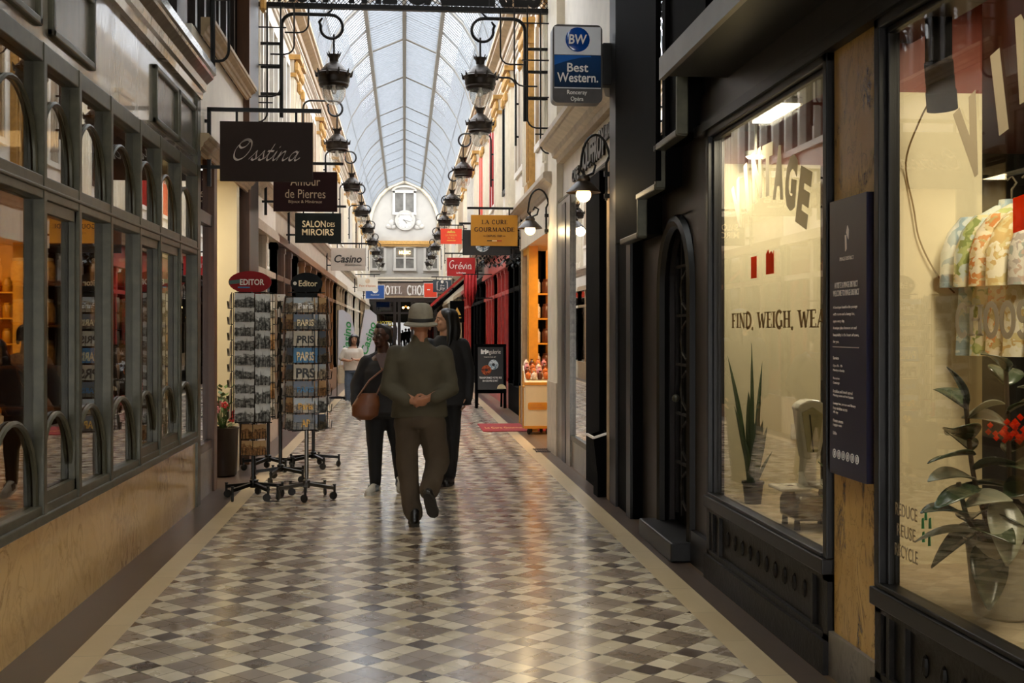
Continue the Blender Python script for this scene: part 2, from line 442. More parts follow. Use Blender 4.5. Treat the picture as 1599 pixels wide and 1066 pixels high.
def STICK(name, hexc, tr=.6):
    """vinyl lettering that lets some light through"""
    t = NT(name); d = t.n('ShaderNodeBsdfDiffuse'); d.inputs[0].default_value = lin(hexc)
    l_ = t.n('ShaderNodeBsdfTranslucent'); l_.inputs[0].default_value = lin(hexc); x = t.n('ShaderNodeBsdfTransparent'); x.inputs[0].default_value = tuple(.35+.65*v for v in lin(hexc)[:3])+(1,)
    m1 = t.n('ShaderNodeMixShader'); m1.inputs[0].default_value = .8; t.l(d.outputs[0], m1.inputs[1]); t.l(l_.outputs[0], m1.inputs[2])
    m2 = t.n('ShaderNodeMixShader'); m2.inputs[0].default_value = tr; t.l(m1.outputs[0], m2.inputs[1]); t.l(x.outputs[0], m2.inputs[2])
    t.l(m2.outputs[0], t.out.inputs[0]); return t.m

def BLOTCH(name, base, dark, vein, rough=.2):
    """yellow marble with broken dark clouds and vertical cracks"""
    t = NT(name); b = t.bsdf(Roughness=rough); co = t.coord('Object', (1, 1.2, .5))
    c = t.mix(t.noise(co, 5, 5, .6, 1), lin(base), lin(dark))
    ridge = t.math('ABSOLUTE', t.math('SUBTRACT', t.noise(co, 6, 7, .62, 1.8), .5))
    cloud = t.ramp(t.noise(co, 4.5, 6, .65, 1.4), [(.53, (0, 0, 0, 1)), (.66, (1, 1, 1, 1))])
    v = t.ramp(ridge, [(.0, (1, 1, 1, 1)), (.09, (0, 0, 0, 1))])
    fine = t.ramp(ridge, [(.0, (.45, .45, .45, 1)), (.014, (0, 0, 0, 1))])
    f = t.math('MINIMUM', t.math('ADD', t.math('MULTIPLY', v, cloud), fine), .92)
    t.l(t.mix(f, c, lin(vein)), b.inputs['Base Color']); return t.m
# ------------------------------------------------------------------ palette
def palette():
    MT['tiles'] = TILES()
    MT['band'] = STRIP('cream_band', '#cbb794', '#b8a17c', .6, .28, .006)
    MT['kerb'] = STRIP('dark_slabs', '#3f332b', '#5a493c', .9, .3, .008)
    MT['kerb2'] = STRIP('brown_slabs', '#6d543a', '#57432f', .9, .35, .008)
    MT['marble'] = MARBLE('honey_marble', '#d9b67c', '#c39858', '#7d5630', .14, 2.0, .7, (1, .9, .6))
    MT['marble2'] = BLOTCH('veined_marble', '#d6aa5c', '#b08440', '#30221a')
    MT['greymarble'] = MARBLE('grey_marble', '#8c8273', '#5f564b', '#2d2823', .3, 4, .8)
    MT['bronze'] = P('bronze_frame', '#4c4939', .4, .15, .18, 12)
    MT['gloss'] = P('gloss_paint', '#8d8577', .2, 0, .1, 3, .03, coat=.5, stretch=(1, 4, .6))
    MT['gloss2'] = P('panel_paint', '#6d675c', .25, 0, .12, 4, .03, stretch=(1, 4, .6))
    MT['white'] = P('white_paint', '#e4ddd0', .5, 0, .05, 4)
    MT['cream'] = P('cream_paint', '#dcd2bd', .5, 0, .06, 5)
    MT['gilt'] = P('ochre_paint', '#b58a48', .45, .1, .15, 14)
    MT['tan'] = P('tan_paint', '#a9916f', .5, 0, .12, 9)
    MT['greige'] = P('greige_paint', '#b9ab97', .5, 0, .1, 7)
    MT['black'] = P('black_paint', '#080707', .7, 0, .2, 10, spec=.03)
    MT['iron'] = P('wrought_iron', '#0b0a0a', .45, .4, .2, 20)
    MT['charcoal'] = P('charcoal_paint', '#2b2522', .4, .05, .14, 5, .02, spec=.4, stretch=(1, 3, .5))
    MT['charcoal2'] = P('dark_steel', '#0f0d0c', .42, .05, .2, 6, .02, spec=.35)
    MT['ledgegrey'] = P('grey_fascia', '#76706a', .4, .3, .08, 5)
    MT['carved'] = P('carved_dark_wood', '#17130f', .5, 0, .4, 12, .3, spec=.3)
    MT['wood'] = WOOD('brown_wood', '#6a4223', '#3c2412', .4)
    MT['wood2'] = WOOD('orange_wood', '#91602f', '#6b421f', .42)
    MT['darkwood'] = WOOD('dark_wood', '#2c1e15', '#150e0a', .35)
    MT['upwood'] = WOOD('upper_wood', '#4a3320', '#2a1b10', .4)
    MT['yellow'] = P('yellow_paint', '#d4921a', .4, 0, .08, 8)
    MT['redpaint'] = P('red_paint', '#b0281f', .35, 0, .12, 8)
    MT['orangered'] = P('orange_shutter', '#d8542f', .5, 0, .1, 8)
    MT['navy'] = P('navy_paint', '#1c2735', .4, 0, .15, 8)
    MT['navysign'] = P('navy_panel', '#201f33', .3, 0, .05, 4)
    MT['redbrown'] = P('brick_red_paint_reflection', '#7a3524', .5, 0, .08, 4)
    MT['pane'] = GLASS('shop_pane', '#e9e6dc', 1.75)
    MT['paneR'] = GLASS('display_pane', '#f2f0e8', 1.35)
    MT['farpane'] = GLASS('facade_pane', '#8f8a80', 1.6)
    MT['vaultglass'] = GLASS('vault_glass', '#f4f8ff', 1.8, .05, .06)
    MT['bowlglass'] = GLASS('lantern_glass', '#f3f3f0', 2.6, .02, .17)
    MT['farplaster'] = P('grey_plaster', '#a5a199', .6, 0, .04, 2)
    MT['farwhite'] = P('pale_plaster', '#b9b5ad', .6, 0, .04, 2)
    MT['pinkreflection'] = P('pink_reflection', '#d8b4aa', .6, 0, .1, 1.2)  # pinkish reflection of the pane, put into the backing colour
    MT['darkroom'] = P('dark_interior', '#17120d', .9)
    MT['warmroom'] = P('ochre_interior', '#8a5a20', .8, 0, .2, 3)
    MT['creamroom'] = P('cream_interior', '#dcd0ae', .6, 0, .04, 2)
    MT['shopfloor'] = P('pale_board', '#a9977a', .45, 0, .12, 6, stretch=(1, 6, 1))
    MT['ceilpaint'] = P('ceiling_plaster', '#8d867a', .8, 0, .1, 3)
    MT['ribmetal'] = P('vault_rib', '#77756f', .6, .0, .06, 8)
    MT['barmetal'] = P('vault_bar', '#70757a', .6, .0, .06, 8)
palette()

XL, XR, YF = -1.83, 1.9, 64.0
# ------------------------------------------------------------------ floor
f = MB()
f.add([(-1.43,-6,0),(1.57,-6,0),(1.57,YF,0),(-1.43,YF,0)], [(0,1,2,3)], 0)
for x0, x1, k in ((-1.58,-1.43,1),(1.57,1.725,1),(-2.1,-1.58,2),(1.725,1.87,2),(1.87,2.9,3)):
    f.add([(x0,-6,0),(x1,-6,0),(x1,YF,0),(x0,YF,0)], [(0,1,2,3)], k)
f.add([(-7,-6,-.004),(7,-6,-.004),(7,YF+.6,-.004),(-7,YF+.6,-.004)], [(0,1,2,3)], 2)
struct(f.build('floor', ['tiles','band','kerb','kerb2'], smooth=False))

# ------------------------------------------------------------------ left shop front (window_1)
YM = [3.2, 3.9, 4.65, 5.4, 6.16, 6.81, 7.53, 8.34, 9.02, 9.8, 10.6]
sbox('baseboard_left', 'marble', XL-.3, XL, 3.2, 10.62, 0, .58)
sbox('trim_1', 'bronze', XL-.12, XL+.035, 3.2, 10.62, .575, .625, bevel=.008)
w = MB()
w.box(XL-.07, XL+.02, 3.2, 10.62, .62, .67); w.box(XL-.07, XL+.025, 3.2, 10.62, 2.21, 2.33)
w.box(XL-.07, XL+.025, 3.2, 10.62, 2.9, 3.0)
w.box(XL-.07, XL+.035, 3.2, 10.62, 2.255, 2.275)
for i, y in enumerate(YM):
    w.box(XL-.07, XL+.03, y-.028, y+.028, .62, 3.0)
win = struct(w.build('window_1', 'bronze', smooth=False, bevel=.006))
for i in range(len(YM)-1):
    a, b = YM[i]+.028, YM[i+1]-.028
    if i in (4, 7, 8):    # sliding sashes with their own frame
        s = MB(); s.box(XL-.02, XL+.012, a, a+.035, .67, 2.21); s.box(XL-.02, XL+.012, b-.035, b, .67, 2.21)
        s.box(XL-.02, XL+.012, a, b, .67, .73); s.box(XL-.02, XL+.012, a, b, 2.15, 2.21); s.build('sash', 'bronze', win, smooth=False)
    MB().box(XL-.03, XL-.022, a, b, .67, 2.21).build('pane', 'pane', win, smooth=False)
    MB().box(XL-.03, XL-.022, a, b, 2.33, 2.9).build('pane', 'pane', win, smooth=False)
    c, r = (a+b)/2, (b-a)/2-.012
    MB().tube([(XL-.01, c+r*math.cos(math.radians(t)), .67+.44*max(0, math.sin(math.radians(t)))**.8) for t in range(0, 181, 12)], .015, 6).build('arched_bar', 'bronze', win)
    MB().tube([(XL-.01, c+r*math.cos(math.radians(t)), 2.33+.42*max(0, math.sin(math.radians(t)))**.8) for t in range(0, 181, 12)], .013, 6).build('arched_bar', 'bronze', win)
wl = struct(MB().box(XL-.3, XL, 3.2, 10.62, 3.0, 3.62).build('wall_left', 'gloss', smooth=False))
for a, b in ((5.15,6.12),(6.3,7.15),(8.85,9.72),(9.76,10.52),(3.3,4.2),(4.25,5.1)):
    p = MB(); z0, z1 = 3.07, 3.5
    for q in ((a,a+.05,z0,z1),(b-.05,b,z0,z1),(a,b,z0,z0+.045),(a,b,z1-.045,z1)): p.box(XL-.01, XL+.03, *q)
    pp = p.build('panel_moulding', 'bronze', wl, smooth=False, bevel=.01)
    MB().box(XL-.01, XL+.004, a+.05, b-.05, z0+.045, z1-.045).build('panel', 'gloss2', wl, smooth=False)
def cornice(name, side, y0, y1, z, h, out, mat, x=None):
    """moulded cornice running along the passage"""
    x = (XL if side < 0 else XR) if x is None else x
    prof = [(0,0),(out*.25,0),(out*.3,h*.2),(out*.45,h*.25),(out*.5,h*.45),(out*.85,h*.62),(out*.88,h*.7),(out,h*.74),(out,h*.95),(out*.9,h),(0,h)]
    b = MB(); n = len(prof)
    vs = [(x-side*p[0], y0, z+p[1]) for p in prof]+[(x-side*p[0], y1, z+p[1]) for p in prof]
    fs = [(i, (i+1)%n, (i+1)%n+n, i+n) for i in range(n)]+[tuple(range(n)), tuple(range(2*n-1, n-1, -1))]
    if side < 0: fs = [q[::-1] for q in fs]
    return struct(b.add(vs, fs).build(name, mat, smooth=False))
cornice('trim_2', -1, 3.2, 10.75, 3.6, .3, .16, 'gloss')
# upper storey over the left shop: dark boarded windows
sbox('wall_left', 'upwood', XL-.5, XL-.12, 3.2, 10.9, 3.88, 6.7)
for i, (a, b) in enumerate(((3.4,4.9),(5.3,6.7),(7.2,8.6),(8.95,10.2))):
    wn = MB(); x = XL-.12
    wn.box(x-.04, x+.06, a, a+.1, 3.9, 6.3); wn.box(x-.04, x+.06, b-.1, b, 3.9, 6.3); wn.box(x-.04, x+.06, (a+b)/2-.05, (a+b)/2+.05, 3.9, 6.3)
    wn.box(x-.04, x+.05, a, b, 5.2, 5.28); wn.box(x-.04, x+.08, a, b, 6.25, 6.4)
    wo = struct(wn.build('window_%d' % (2+i), 'darkwood', smooth=False))
    MB().box(x-.01, x+.012, a+.1, (a+b)/2-.05, 3.9, 6.25).build('pane', 'farpane', wo, smooth=False)
    MB().box(x-.01, x+.012, (a+b)/2+.05, b-.1, 3.9, 6.25).build('pane', 'farpane', wo, smooth=False)
# left shop interior: back wall, end wall, ceiling, floor
sbox('wall_left', 'warmroom', -4.6, -4.5, 3.0, 10.7, 0, 3.1)
sbox('wall_left', 'warmroom', -4.5, XL-.3, 10.62, 10.72, 0, 3.1)
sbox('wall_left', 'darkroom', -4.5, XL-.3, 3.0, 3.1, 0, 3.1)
sbox('ceiling', 'warmroom', -4.6, XL-.1, 3.0, 10.72, 3.1, 3.16)

# ------------------------------------------------------------------ left: recessed shop (Y 10.6 - 15)
sbox('trim_3', 'bronze', XL-.12, XL+.02, 10.62, 10.78, 0, 3.6)
sbox('baseboard_left', 'greymarble', XL-.2, XL-.02, 10.78, 11.72, 0, .42)
sbox('trim_4', 'wood', XL-.14, XL+.0, 11.66, 11.84, 0, 3.2)
sbox('trim_5', 'creamroom', XL-.2, XL-.0, 13.2, 13.4, 0, 3.2)
sbox('trim_6', 'darkwood', XL-.25, XL+.03, 14.02, 14.9, 0, 6.75)
sbox('trim_7', 'wood', XL-.1, XL+.04, 13.95, 14.06, 0, 6.75)
wo = struct(MB().box(XL-.1, XL-.02, 10.78, 11.66, .42, .5).box(XL-.1, XL-.02, 10.78, 11.66, 2.55, 2.66).build('window_6', 'darkwood', smooth=False))
MB().box(XL-.065, XL-.055, 10.78, 11.66, .5, 3.2).build('pane', 'pane', wo, smooth=False)
wo = struct(MB().box(XL-.16, XL-.06, 13.4, 14.02, 0, .5).box(XL-.16, XL-.06, 13.4, 14.02, 3.1, 3.3).build('window_7', 'darkwood', smooth=False))
MB().box(XL-.115, XL-.105, 13.4, 14.02, .5, 3.1).build('pane', 'pane', wo, smooth=False)
sbox('wall_left', 'creamroom', -4.3, XL-.14, 13.25, 13.36, 0, 3.3)
sbox('wall_left', 'creamroom', -4.4, -4.3, 10.72, 15, 0, 3.4)
sbox('ceiling', 'creamroom', -4.4, XL-.1, 10.72, 15, 3.3, 3.36)
sbox('wall_left', 'cream', -4.3, XL-.25, 14.9, 15.0, 0, 3.3)
sbox('wall_left', 'white', XL-.3, XL-.03, 10.62, 14.02, 3.2, 4.25)
cornice('trim_8', -1, 10.75, 14.02, 3.15, .16, .1, 'tan')
cornice('trim_9', -1, 10.9, 14.02, 4.22, .16, .12, 'tan')
sbox('wall_left', 'upwood', XL-.5, XL-.16, 10.9, 14.02, 4.3, 6.7)
for i, (a, b) in enumerate(((11.2,12.4),(12.6,13.8))):
    wn = MB(); x = XL-.16
    for q in (a, a+.5, b-.1): wn.box(x-.02, x+.06, q, q+.1, 4.38, 6.3)
    wo = struct(wn.build('window_%d' % (8+i), 'darkwood', smooth=False))
    MB().box(x-.01, x+.01, a+.1, b-.1, 4.38, 6.3).build('pane', 'farpane', wo, smooth=False)

# ------------------------------------------------------------------ right near: two display windows, pilaster, dark wall
XB = XR+.07
sbox('baseboard_right', 'greymarble', XR+.0, XR+.1, 4.62, 5.2, 0, .2)
sbox('trim_10', 'marble2', XR+.02, XR+.08, 4.66, 5.16, .2, 2.86)
def frontR(name, y0, y1, z0, z1, t=.05):
    w = MB()
    w.box(XR-.01, XR+.08, y0, y0+t, z0, z1+.05); w.box(XR-.01, XR+.08, y1-t, y1, z0, z1+.05)
    w.box(XR-.03, XR+.08, y0, y1, z0-.07, z0); w.box(XR-.01, XR+.08, y0, y1, z1, z1+.06)
    w.box(XR+.02, XR+.06, y0+t, y0+t+.025, z0, z1); w.box(XR+.02, XR+.06, y1-t-.025, y1-t, z0, z1)
    w.box(XR+.02, XR+.06, y0+t, y1-t, z1-.025, z1); w.box(XR-.015, XR+.06, y0+t, y1-t, z0, z0+.02)
    o = struct(w.build(name, 'charcoal2', smooth=False, bevel=.005))
    MB().box(XR+.035, XR+.043, y0+t, y1-t, z0, z1).build('pane', 'paneR', o, smooth=False)
    # panelled stall riser
    s = MB(); s.box(XR+.02, XR+.2, y0, y1, 0, z0-.07); s.box(XR-.025, XR+.03, y0, y1, 0, .15)
    s.box(XR-.005, XR+.03, y0, y0+.06, .15, z0-.07); s.box(XR-.005, XR+.03, y1-.06, y1, .15, z0-.07)
    s.box(XR-.005, XR+.03, y0, y1, z0-.1, z0-.07); s.box(XR-.005, XR+.03, y0, y1, .15, .18)
    a = y0+.22
    while a < y1-.1:
        if a-y0 < .3 or y1-a < .35: s.box(XR-.002, XR+.03, a-.015, a+.015, .18, z0-.1)
        else: s.ball((XR+.018, a, .31), (.016, .022, .045), 8)
        a += .15
    s.build('stall_riser', 'carved', o, smooth=False)
    return o
frontR('window_10', 5.18, 7.32, .52, 2.76)
frontR('window_11', 2.2, 4.64, .52, 2.76)
# narrow dark return between far window and arched door, and dark wall to the black pillar
sbox('wall_right', 'charcoal', XB-.03, XB+.04, 7.32, 7.84, 0, 2.9)
sbox('baseboard_right', 'charcoal2', XB-.07, XB, 7.32, 7.76, 0, .22)
sbox('wall_right', 'charcoal', XB-.02, XB+.3, 8.78, 10.6, 0, 2.9)
sbox('wall_right', 'charcoal', XB-.02, XB+.3, 7.84, 8.78, 2.36, 2.9)
hd = MB(); n = 14          # spandrel above the arched door
pts = [(8.31+.47*math.cos(PI*i/n), 1.86+.47*math.sin(PI*i/n)) for i in range(n+1)]
hd.prism([(7.84,2.37),(7.84,1.86)]+pts[::-1]+[(8.78,1.86),(8.78,2.37)], 'x', XB-.02, XB+.2)
struct(hd.build('wall_right', 'charcoal', smooth=False))
d = MB()
arc = [(8.31+.47*math.cos(PI*i/n), 1.86+.47*math.sin(PI*i/n)) for i in range(n+1)]
d.tube([(XB-.03, 8.31+.47, .12)]+[(XB-.03, y, z) for y, z in arc]+[(XB-.03, 8.31-.47, .12)], .05, 8)
dr = struct(d.build('door_1', 'charcoal2', smooth=True))
MB().prism([(7.84,.12),(7.84,1.86)]+arc[::-1]+[(8.78,1.86),(8.78,.12)], 'x', XB+.06, XB+.1).build('door_leaf', 'black', dr, smooth=False)
g = MB()
for k in range(5):
    z = .4+k*.36
    g.tube([(XB+.045, 8.31+.2*math.cos(t/9*PI*2), z+.14*math.sin(t/9*PI*2)) for t in range(10)], .012, 5)
    g.box(XB+.04, XB+.06, 7.95, 8.67, z+.17, z+.19)
for y in (7.95, 8.13, 8.31, 8.49, 8.67): g.box(XB+.04, XB+.06, y-.012, y+.012, .2, 2.1 if abs(y-8.31) > .3 else 2.28)
g.build('scrolled_grille', 'carved', dr, smooth=False)
MB().box(XB-.2, XB+.12, 7.78, 8.86, 0, .13).build('door_step', 'charcoal2', dr, smooth=False, bevel=.012)
MB().ball((XB+.03, 8.62, 1.05), .03).build('door_knob', 'bronze', dr)
# fascia above the display windows with projecting ledge
sbox('wall_right', 'charcoal', XB-.06, XB+.3, 2.0, 7.6, 2.84, 3.06)
sbox('trim_11', 'charcoal2', XB-.1, XB-.02, 2.0, 7.55, 2.8, 2.86)
sbox('trim_12', 'ledgegrey', 1.5, 1.53, 2.0, 6.9, 3.03, 3.16)
sbox('wall_right', 'charcoal2', 1.53, XB+.3, 2.0, 6.88, 3.05, 3.14)
sbox('wall_right', 'charcoal', XB-.03, XB+.3, 6.88, 7.6, 3.06, 3.3)
# boxed staircase side with stepped lower edge
st = MB(); XS = 1.78
st.prism([(9.9,2.28),(8.85,2.28),(8.85,2.57),(8.21,2.57),(8.21,2.84),(7.55,2.84),(7.55,3.2),(6.9,3.2),(6.9,6.7),(9.9,6.7)], 'x', XS, XB+.25)
sw = struct(st.build('wall_right', 'black', smooth=False))
e = MB()
for y0, y1, z in ((8.85,9.55,2.28),(8.21,8.88,2.57),(7.55,8.24,2.84)): e.box(XS-.03, XS+.05, y0, y1, z-.03, z+.015)
for z0, z1, y in ((2.28,2.57,8.85),(2.57,2.84,8.21),(2.84,3.2,7.55)): e.box(XS-.025, XS+.05, y-.02, y+.02, z0-.02, z1)
e.build('step_moulding', 'bronze', sw, smooth=False, bevel=.008)
gp = MB()
gp.box(XS-.012, XS-.004, 7.95, 8.16, 2.9, 5.4)
gp.build('pane', GLASS('stair_pane', '#26241f', 4.0), sw, smooth=False)
MB().box(XS-.03, XS+.01, 7.86, 7.95, 2.86, 5.5).box(XS-.03, XS+.01, 8.16, 8.21, 2.6, 5.5).build('pane_frame', 'black', sw, smooth=False)
sbox('trim_13', 'black', 1.87, XB+.3, 9.6, 10.62, 0, 6.75, bevel=.01)
sbox('trim_14', 'charcoal2', 1.85, 1.9, 9.62, 9.8, .0, 6.7)
sbox('trim_15', 'charcoal2', 1.85, 1.9, 10.3, 10.6, .0, 6.7)
sbox('wall_right', 'upwood', XB+.1, XB+.4, 2.0, 6.9, 3.1, 6.7)
wn = MB()
for y in (2.4, 3.3, 4.2, 5.1, 6.0, 6.7): wn.box(XB+.05, XB+.12, y-.05, y+.05, 3.2, 6.4)
wo = struct(wn.build('window_12', 'darkwood', smooth=False))
MB().box(XB+.085, XB+.095, 2.4, 6.7, 3.2, 6.4).build('pane', 'farpane', wo, smooth=False)

# right shop interior
sbox('floor', 'shopfloor', XR+.1, 3.1, 2.2, 7.5, .4, .5)
sbox('wall_right', 'creamroom', XR+.09, 2.68, 7.45, 7.55, .5, 2.62)
sbox('wall_right', 'creamroom', XR+.1, 2.6, 5.14, 5.2, .5, 2.62)
sbox('wall_right', 'redbrown', XR+.1, 2.6, 5.14, 5.2, 2.62, 3.06)
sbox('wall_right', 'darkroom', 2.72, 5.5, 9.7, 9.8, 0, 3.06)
sbox('wall_right', 'creamroom', 5.5, 5.6, 2.0, 9.8, 0, 3.06)
sbox('wall_right', 'redbrown', XR+.12, 2.72, 7.5, 7.56, 2.62, 3.06)  # brown reflection above the panel, put into the wall colour
sbox('wall_right', 'creamroom', XR+.12, 5.5, 2.0, 2.1, 0, 3.06)
sbox('ceiling', 'redbrown', XR+.1, 5.6, 2.0, 9.8, 3.06, 3.12)

# ------------------------------------------------------------------ right: cafe niche (Y 10.6 - 15)
sbox('wall_right', 'white', XB-.02, XB+.25, 10.62, 14.9, 3.12, 3.62)
cornice('trim_16', 1, 10.62, 14.5, 3.6, .3, .3, 'greige', XB-.02)
cornice('trim_17', 1, 10.62, 14.5, 3.05, .1, .06, 'bronze', XB-.02)
sbox('wall_right', 'white', XB, XB+.25, 10.62, 14.9, 3.9, 6.7)
sbox('trim_18', 'greymarble', XR-.02, XR+.25, 13.4, 14.5, 0, 3.1)
sbox('trim_19', 'darkwood', XR-.03, XR+.0, 13.75, 14.05, 0, 3.05)
sbox('trim_20', 'cream', XR-.03, XR+.25, 14.5, 15.4, .9, 6.75)
sbox('trim_21', 'greige', XR-.04, XR+.25, 14.5, 15.4, 0, .9)
sbox('trim_22', 'black', XR-.02, XR+.15, 11.35, 12.2, 0, 3.1)
sbox('baseboard_right', 'greymarble', XR, XR+.2, 12.2, 13.4, 0, .3)
wo = struct(MB().box(XR-.01, XR+.05, 12.2, 13.4, .3, .36).box(XR-.01, XR+.05, 12.2, 13.4, 3.0, 3.1).build('window_13', 'bronze', smooth=False))
MB().box(XR+.015, XR+.025, 12.2, 13.4, .36, 3.0).build('pane', GLASS('mirror_pane', '#3a342c', 6.5), wo, smooth=False)
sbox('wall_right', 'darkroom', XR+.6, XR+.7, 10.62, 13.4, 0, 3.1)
sbox('trim_23', 'tan', XR-.04, XR+.04, 10.7, 10.82, 0, 3.1)
wo = struct(MB().box(XR+.3, XR+.33, 10.9, 11.35, 0, 2.4).build('door_2', 'black', smooth=False))

# ------------------------------------------------------------------ facades of the long gallery (Y 15 - 64)
WN = [14]
def upper_bay(side, y0, y1, shutter, wall='white'):
    x = -1.95 if side < 0 else 1.95
    s = side
    a, b = y0+.75, y1-.75
    o = MB()
    o.box(x, x+s*.3, y0, y1, 3.5, 4.25); o.box(x, x+s*.3, y0, a, 4.25, 6.0); o.box(x, x+s*.3, b, y1, 4.25, 6.0); o.box(x, x+s*.3, y0, y1, 6.0, 6.85)
    struct(o.build('wall_left' if s < 0 else 'wall_right', wall, smooth=False))
    n = max(2, int((b-a)/.55)); f = MB()
    for i in range(n+1):
        y = a+(b-a)*i/n; f.box(x-s*.04, x+s*.12, y-.035, y+.035, 4.25, 6.0)
    f.box(x-s*.04, x+s*.1, a-.1, b+.1, 4.18, 4.27); f.box(x-s*.03, x+s*.1, a-.1, b+.1, 5.98, 6.1); f.box(x+s*.02, x+s*.1, a, b, 5.2, 5.25)
    wo = struct(f.build('window_%d' % WN[0], 'white' if shutter not in ('black',) else 'iron', smooth=False)); WN[0] += 1
    if shutter:
        q = MB()
        for i in range(n):
            c, d = a+(b-a)*i/n+.035, a+(b-a)*(i+1)/n-.035
            q.box(x-s*.02, x+s*.08, c, d, 4.27, 5.98)
            for k in range(1, 4): q.box(x-s*.045, x+s*.06, c+(d-c)*k/4-.012, c+(d-c)*k/4+.012, 4.27, 5.98)
        q.build('shutter', shutter, wo, smooth=False)
    else:
        MB().box(x+s*.06, x+s*.07, a, b, 4.27, 5.98).build('pane', 'farpane', wo, smooth=False)
        MB().box(x+s*.25, x+s*.3, a, b, 4.25, 6.0).build('backing', 'tan', wo, smooth=False)
TN = [30]
def pilaster(side, y, w=.34, mat='cream', acc='gilt'):
    x = -1.95 if side < 0 else 1.95; s = side
    p = MB(); p.box(x-s*.09, x+s*.05, y-w/2, y+w/2, 3.55, 6.25); p.box(x-s*.12, x+s*.05, y-w/2-.04, y+w/2+.04, 3.5, 3.75)
    p.box(x-s*.11, x+s*.05, y-w*.32, y-w*.18, 3.8, 5.8); p.box(x-s*.11, x+s*.05, y+w*.18, y+w*.32, 3.8, 5.8)
    o = struct(p.build('trim_%d' % TN[0], mat, smooth=False)); TN[0] += 1
    c = MB(); c.box(x-s*.13, x, y-w/2-.03, y+w/2+.03, 5.85, 5.92)
    for k in range(5): c.ball((x-s*.13, y-w/2+w*k/4, 6.02), (.05, .05, .11), 6)
    c.box(x-s*.2, x, y-w/2-.06, y+w/2+.06, 6.14, 6.22); c.ball((x-s*.16, y, 5.7), (.05, .07, .12), 6)
    c.build('capital', acc, o, smooth=False)
def lower_bay(side, y0, y1, post, fascia, riser=.55, inner='warmroom', x=None, nm=4, letter=None, lit=False, back=1.1):
    x = (XL-.05 if side < 0 else XR+.12) if x is None else x; s = side
    W = 'left' if s < 0 else 'right'
    struct(MB().box(x, x+s*.25, y0, y1, 2.85, 3.3).build('wall_'+W, fascia, smooth=False))
    struct(MB().box(x-s*.03, x+s*.25, y0, y1, 0, riser).build('baseboard_'+W, post, smooth=False))
    f = MB()
    for i in range(nm+1):
        y = y0+(y1-y0)*i/nm; f.box(x-s*.02, x+s*.12, y-.07, y+.07, riser, 2.86)
        f.box(x-s*.035, x+s*.1, y-.085, y+.085, 2.74, 2.82); f.box(x-s*.03, x+s*.1, y-.08, y+.08, riser, riser+.1)
    f.box(x-s*.06, x+s*.1, y0, y1, 2.84, 2.93); f.box(x-s*.04, x+s*.1, y0, y1, 2.93, 2.98)
    f.box(x-s*.015, x+s*.06, y0, y1, 2.3, 2.38)
    wo = struct(f.build('window_%d' % WN[0], post, smooth=False)); WN[0] += 1
    MB().box(x+s*.03, x+s*.04, y0, y1, riser, 2.85).build('pane', 'farpane' if not lit else 'pane', wo, smooth=False)
    MB().box(x+s*back, x+s*(back+.1), y0, y1, 0, 2.85).build('backing', inner, wo, smooth=False)
LB = [15.0, 17.6, 20.9, 26.8, 32.7, 38.6, 44.5, 50.4, 56.3, 64]
lowL = [('greige','white'),('wood','greige'),('wood2','greige'),('wood2','greige'),('tan','white'),('cream','white'),('cream','white'),('tan','white'),('cream','white')]
for i in range(9):
    lower_bay(-1, LB[i], LB[i+1], *lowL[i], inner=('pinkreflection' if i == 0 else ('warmroom' if i < 4 else 'creamroom')), nm=[2,3,4,4,4,4,4,4,4][i], back=(.1 if i in (0, 1) or i > 3 else .3), lit=(i == 0))
UB = [15.0, 20.9, 26.8, 32.7, 38.6, 44.5, 50.4, 56.3, 64]
for i in range(8):
    upper_bay(-1, UB[i], UB[i+1], [None,'tan',None,'greige',None,'tan',None,None][i])
    pilaster(-1, UB[i]+.3, .4); pilaster(-1, UB[i+1]-.35, .4); 
RB = [15.4, 18.1, 21.3, 23.9, 27.5, 31.2, 37, 43, 49, 56, 64]
for i in range(10):
    upper_bay(1, RB[i], RB[i+1], ['tan','greige','black','redpaint','orangered',None,'tan',None,'greige',None][i])
    pilaster(1, RB[i]+.28, .36); pilaster(1, RB[i+1]-.28, .36, 'gilt' if i < 1 else 'cream')
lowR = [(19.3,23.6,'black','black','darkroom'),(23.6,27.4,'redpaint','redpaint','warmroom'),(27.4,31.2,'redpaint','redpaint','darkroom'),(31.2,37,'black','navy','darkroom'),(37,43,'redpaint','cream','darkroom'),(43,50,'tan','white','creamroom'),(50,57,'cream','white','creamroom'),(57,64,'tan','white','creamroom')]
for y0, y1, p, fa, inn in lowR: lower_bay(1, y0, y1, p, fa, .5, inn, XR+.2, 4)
for s in (-1, 1):
    x = s*1.95
    cornice('trim_%d' % TN[0], s, 15, YF, 3.28, .3, .22, 'greige', s*1.98); TN[0] += 1
    cornice('trim_%d' % TN[0], s, 14.9, YF, 6.3, .22, .14, 'greige', x); TN[0] += 1
    cornice('trim_%d' % TN[0], s, 13.2, YF, 6.5, .36, .34, 'tan', x); TN[0] += 1
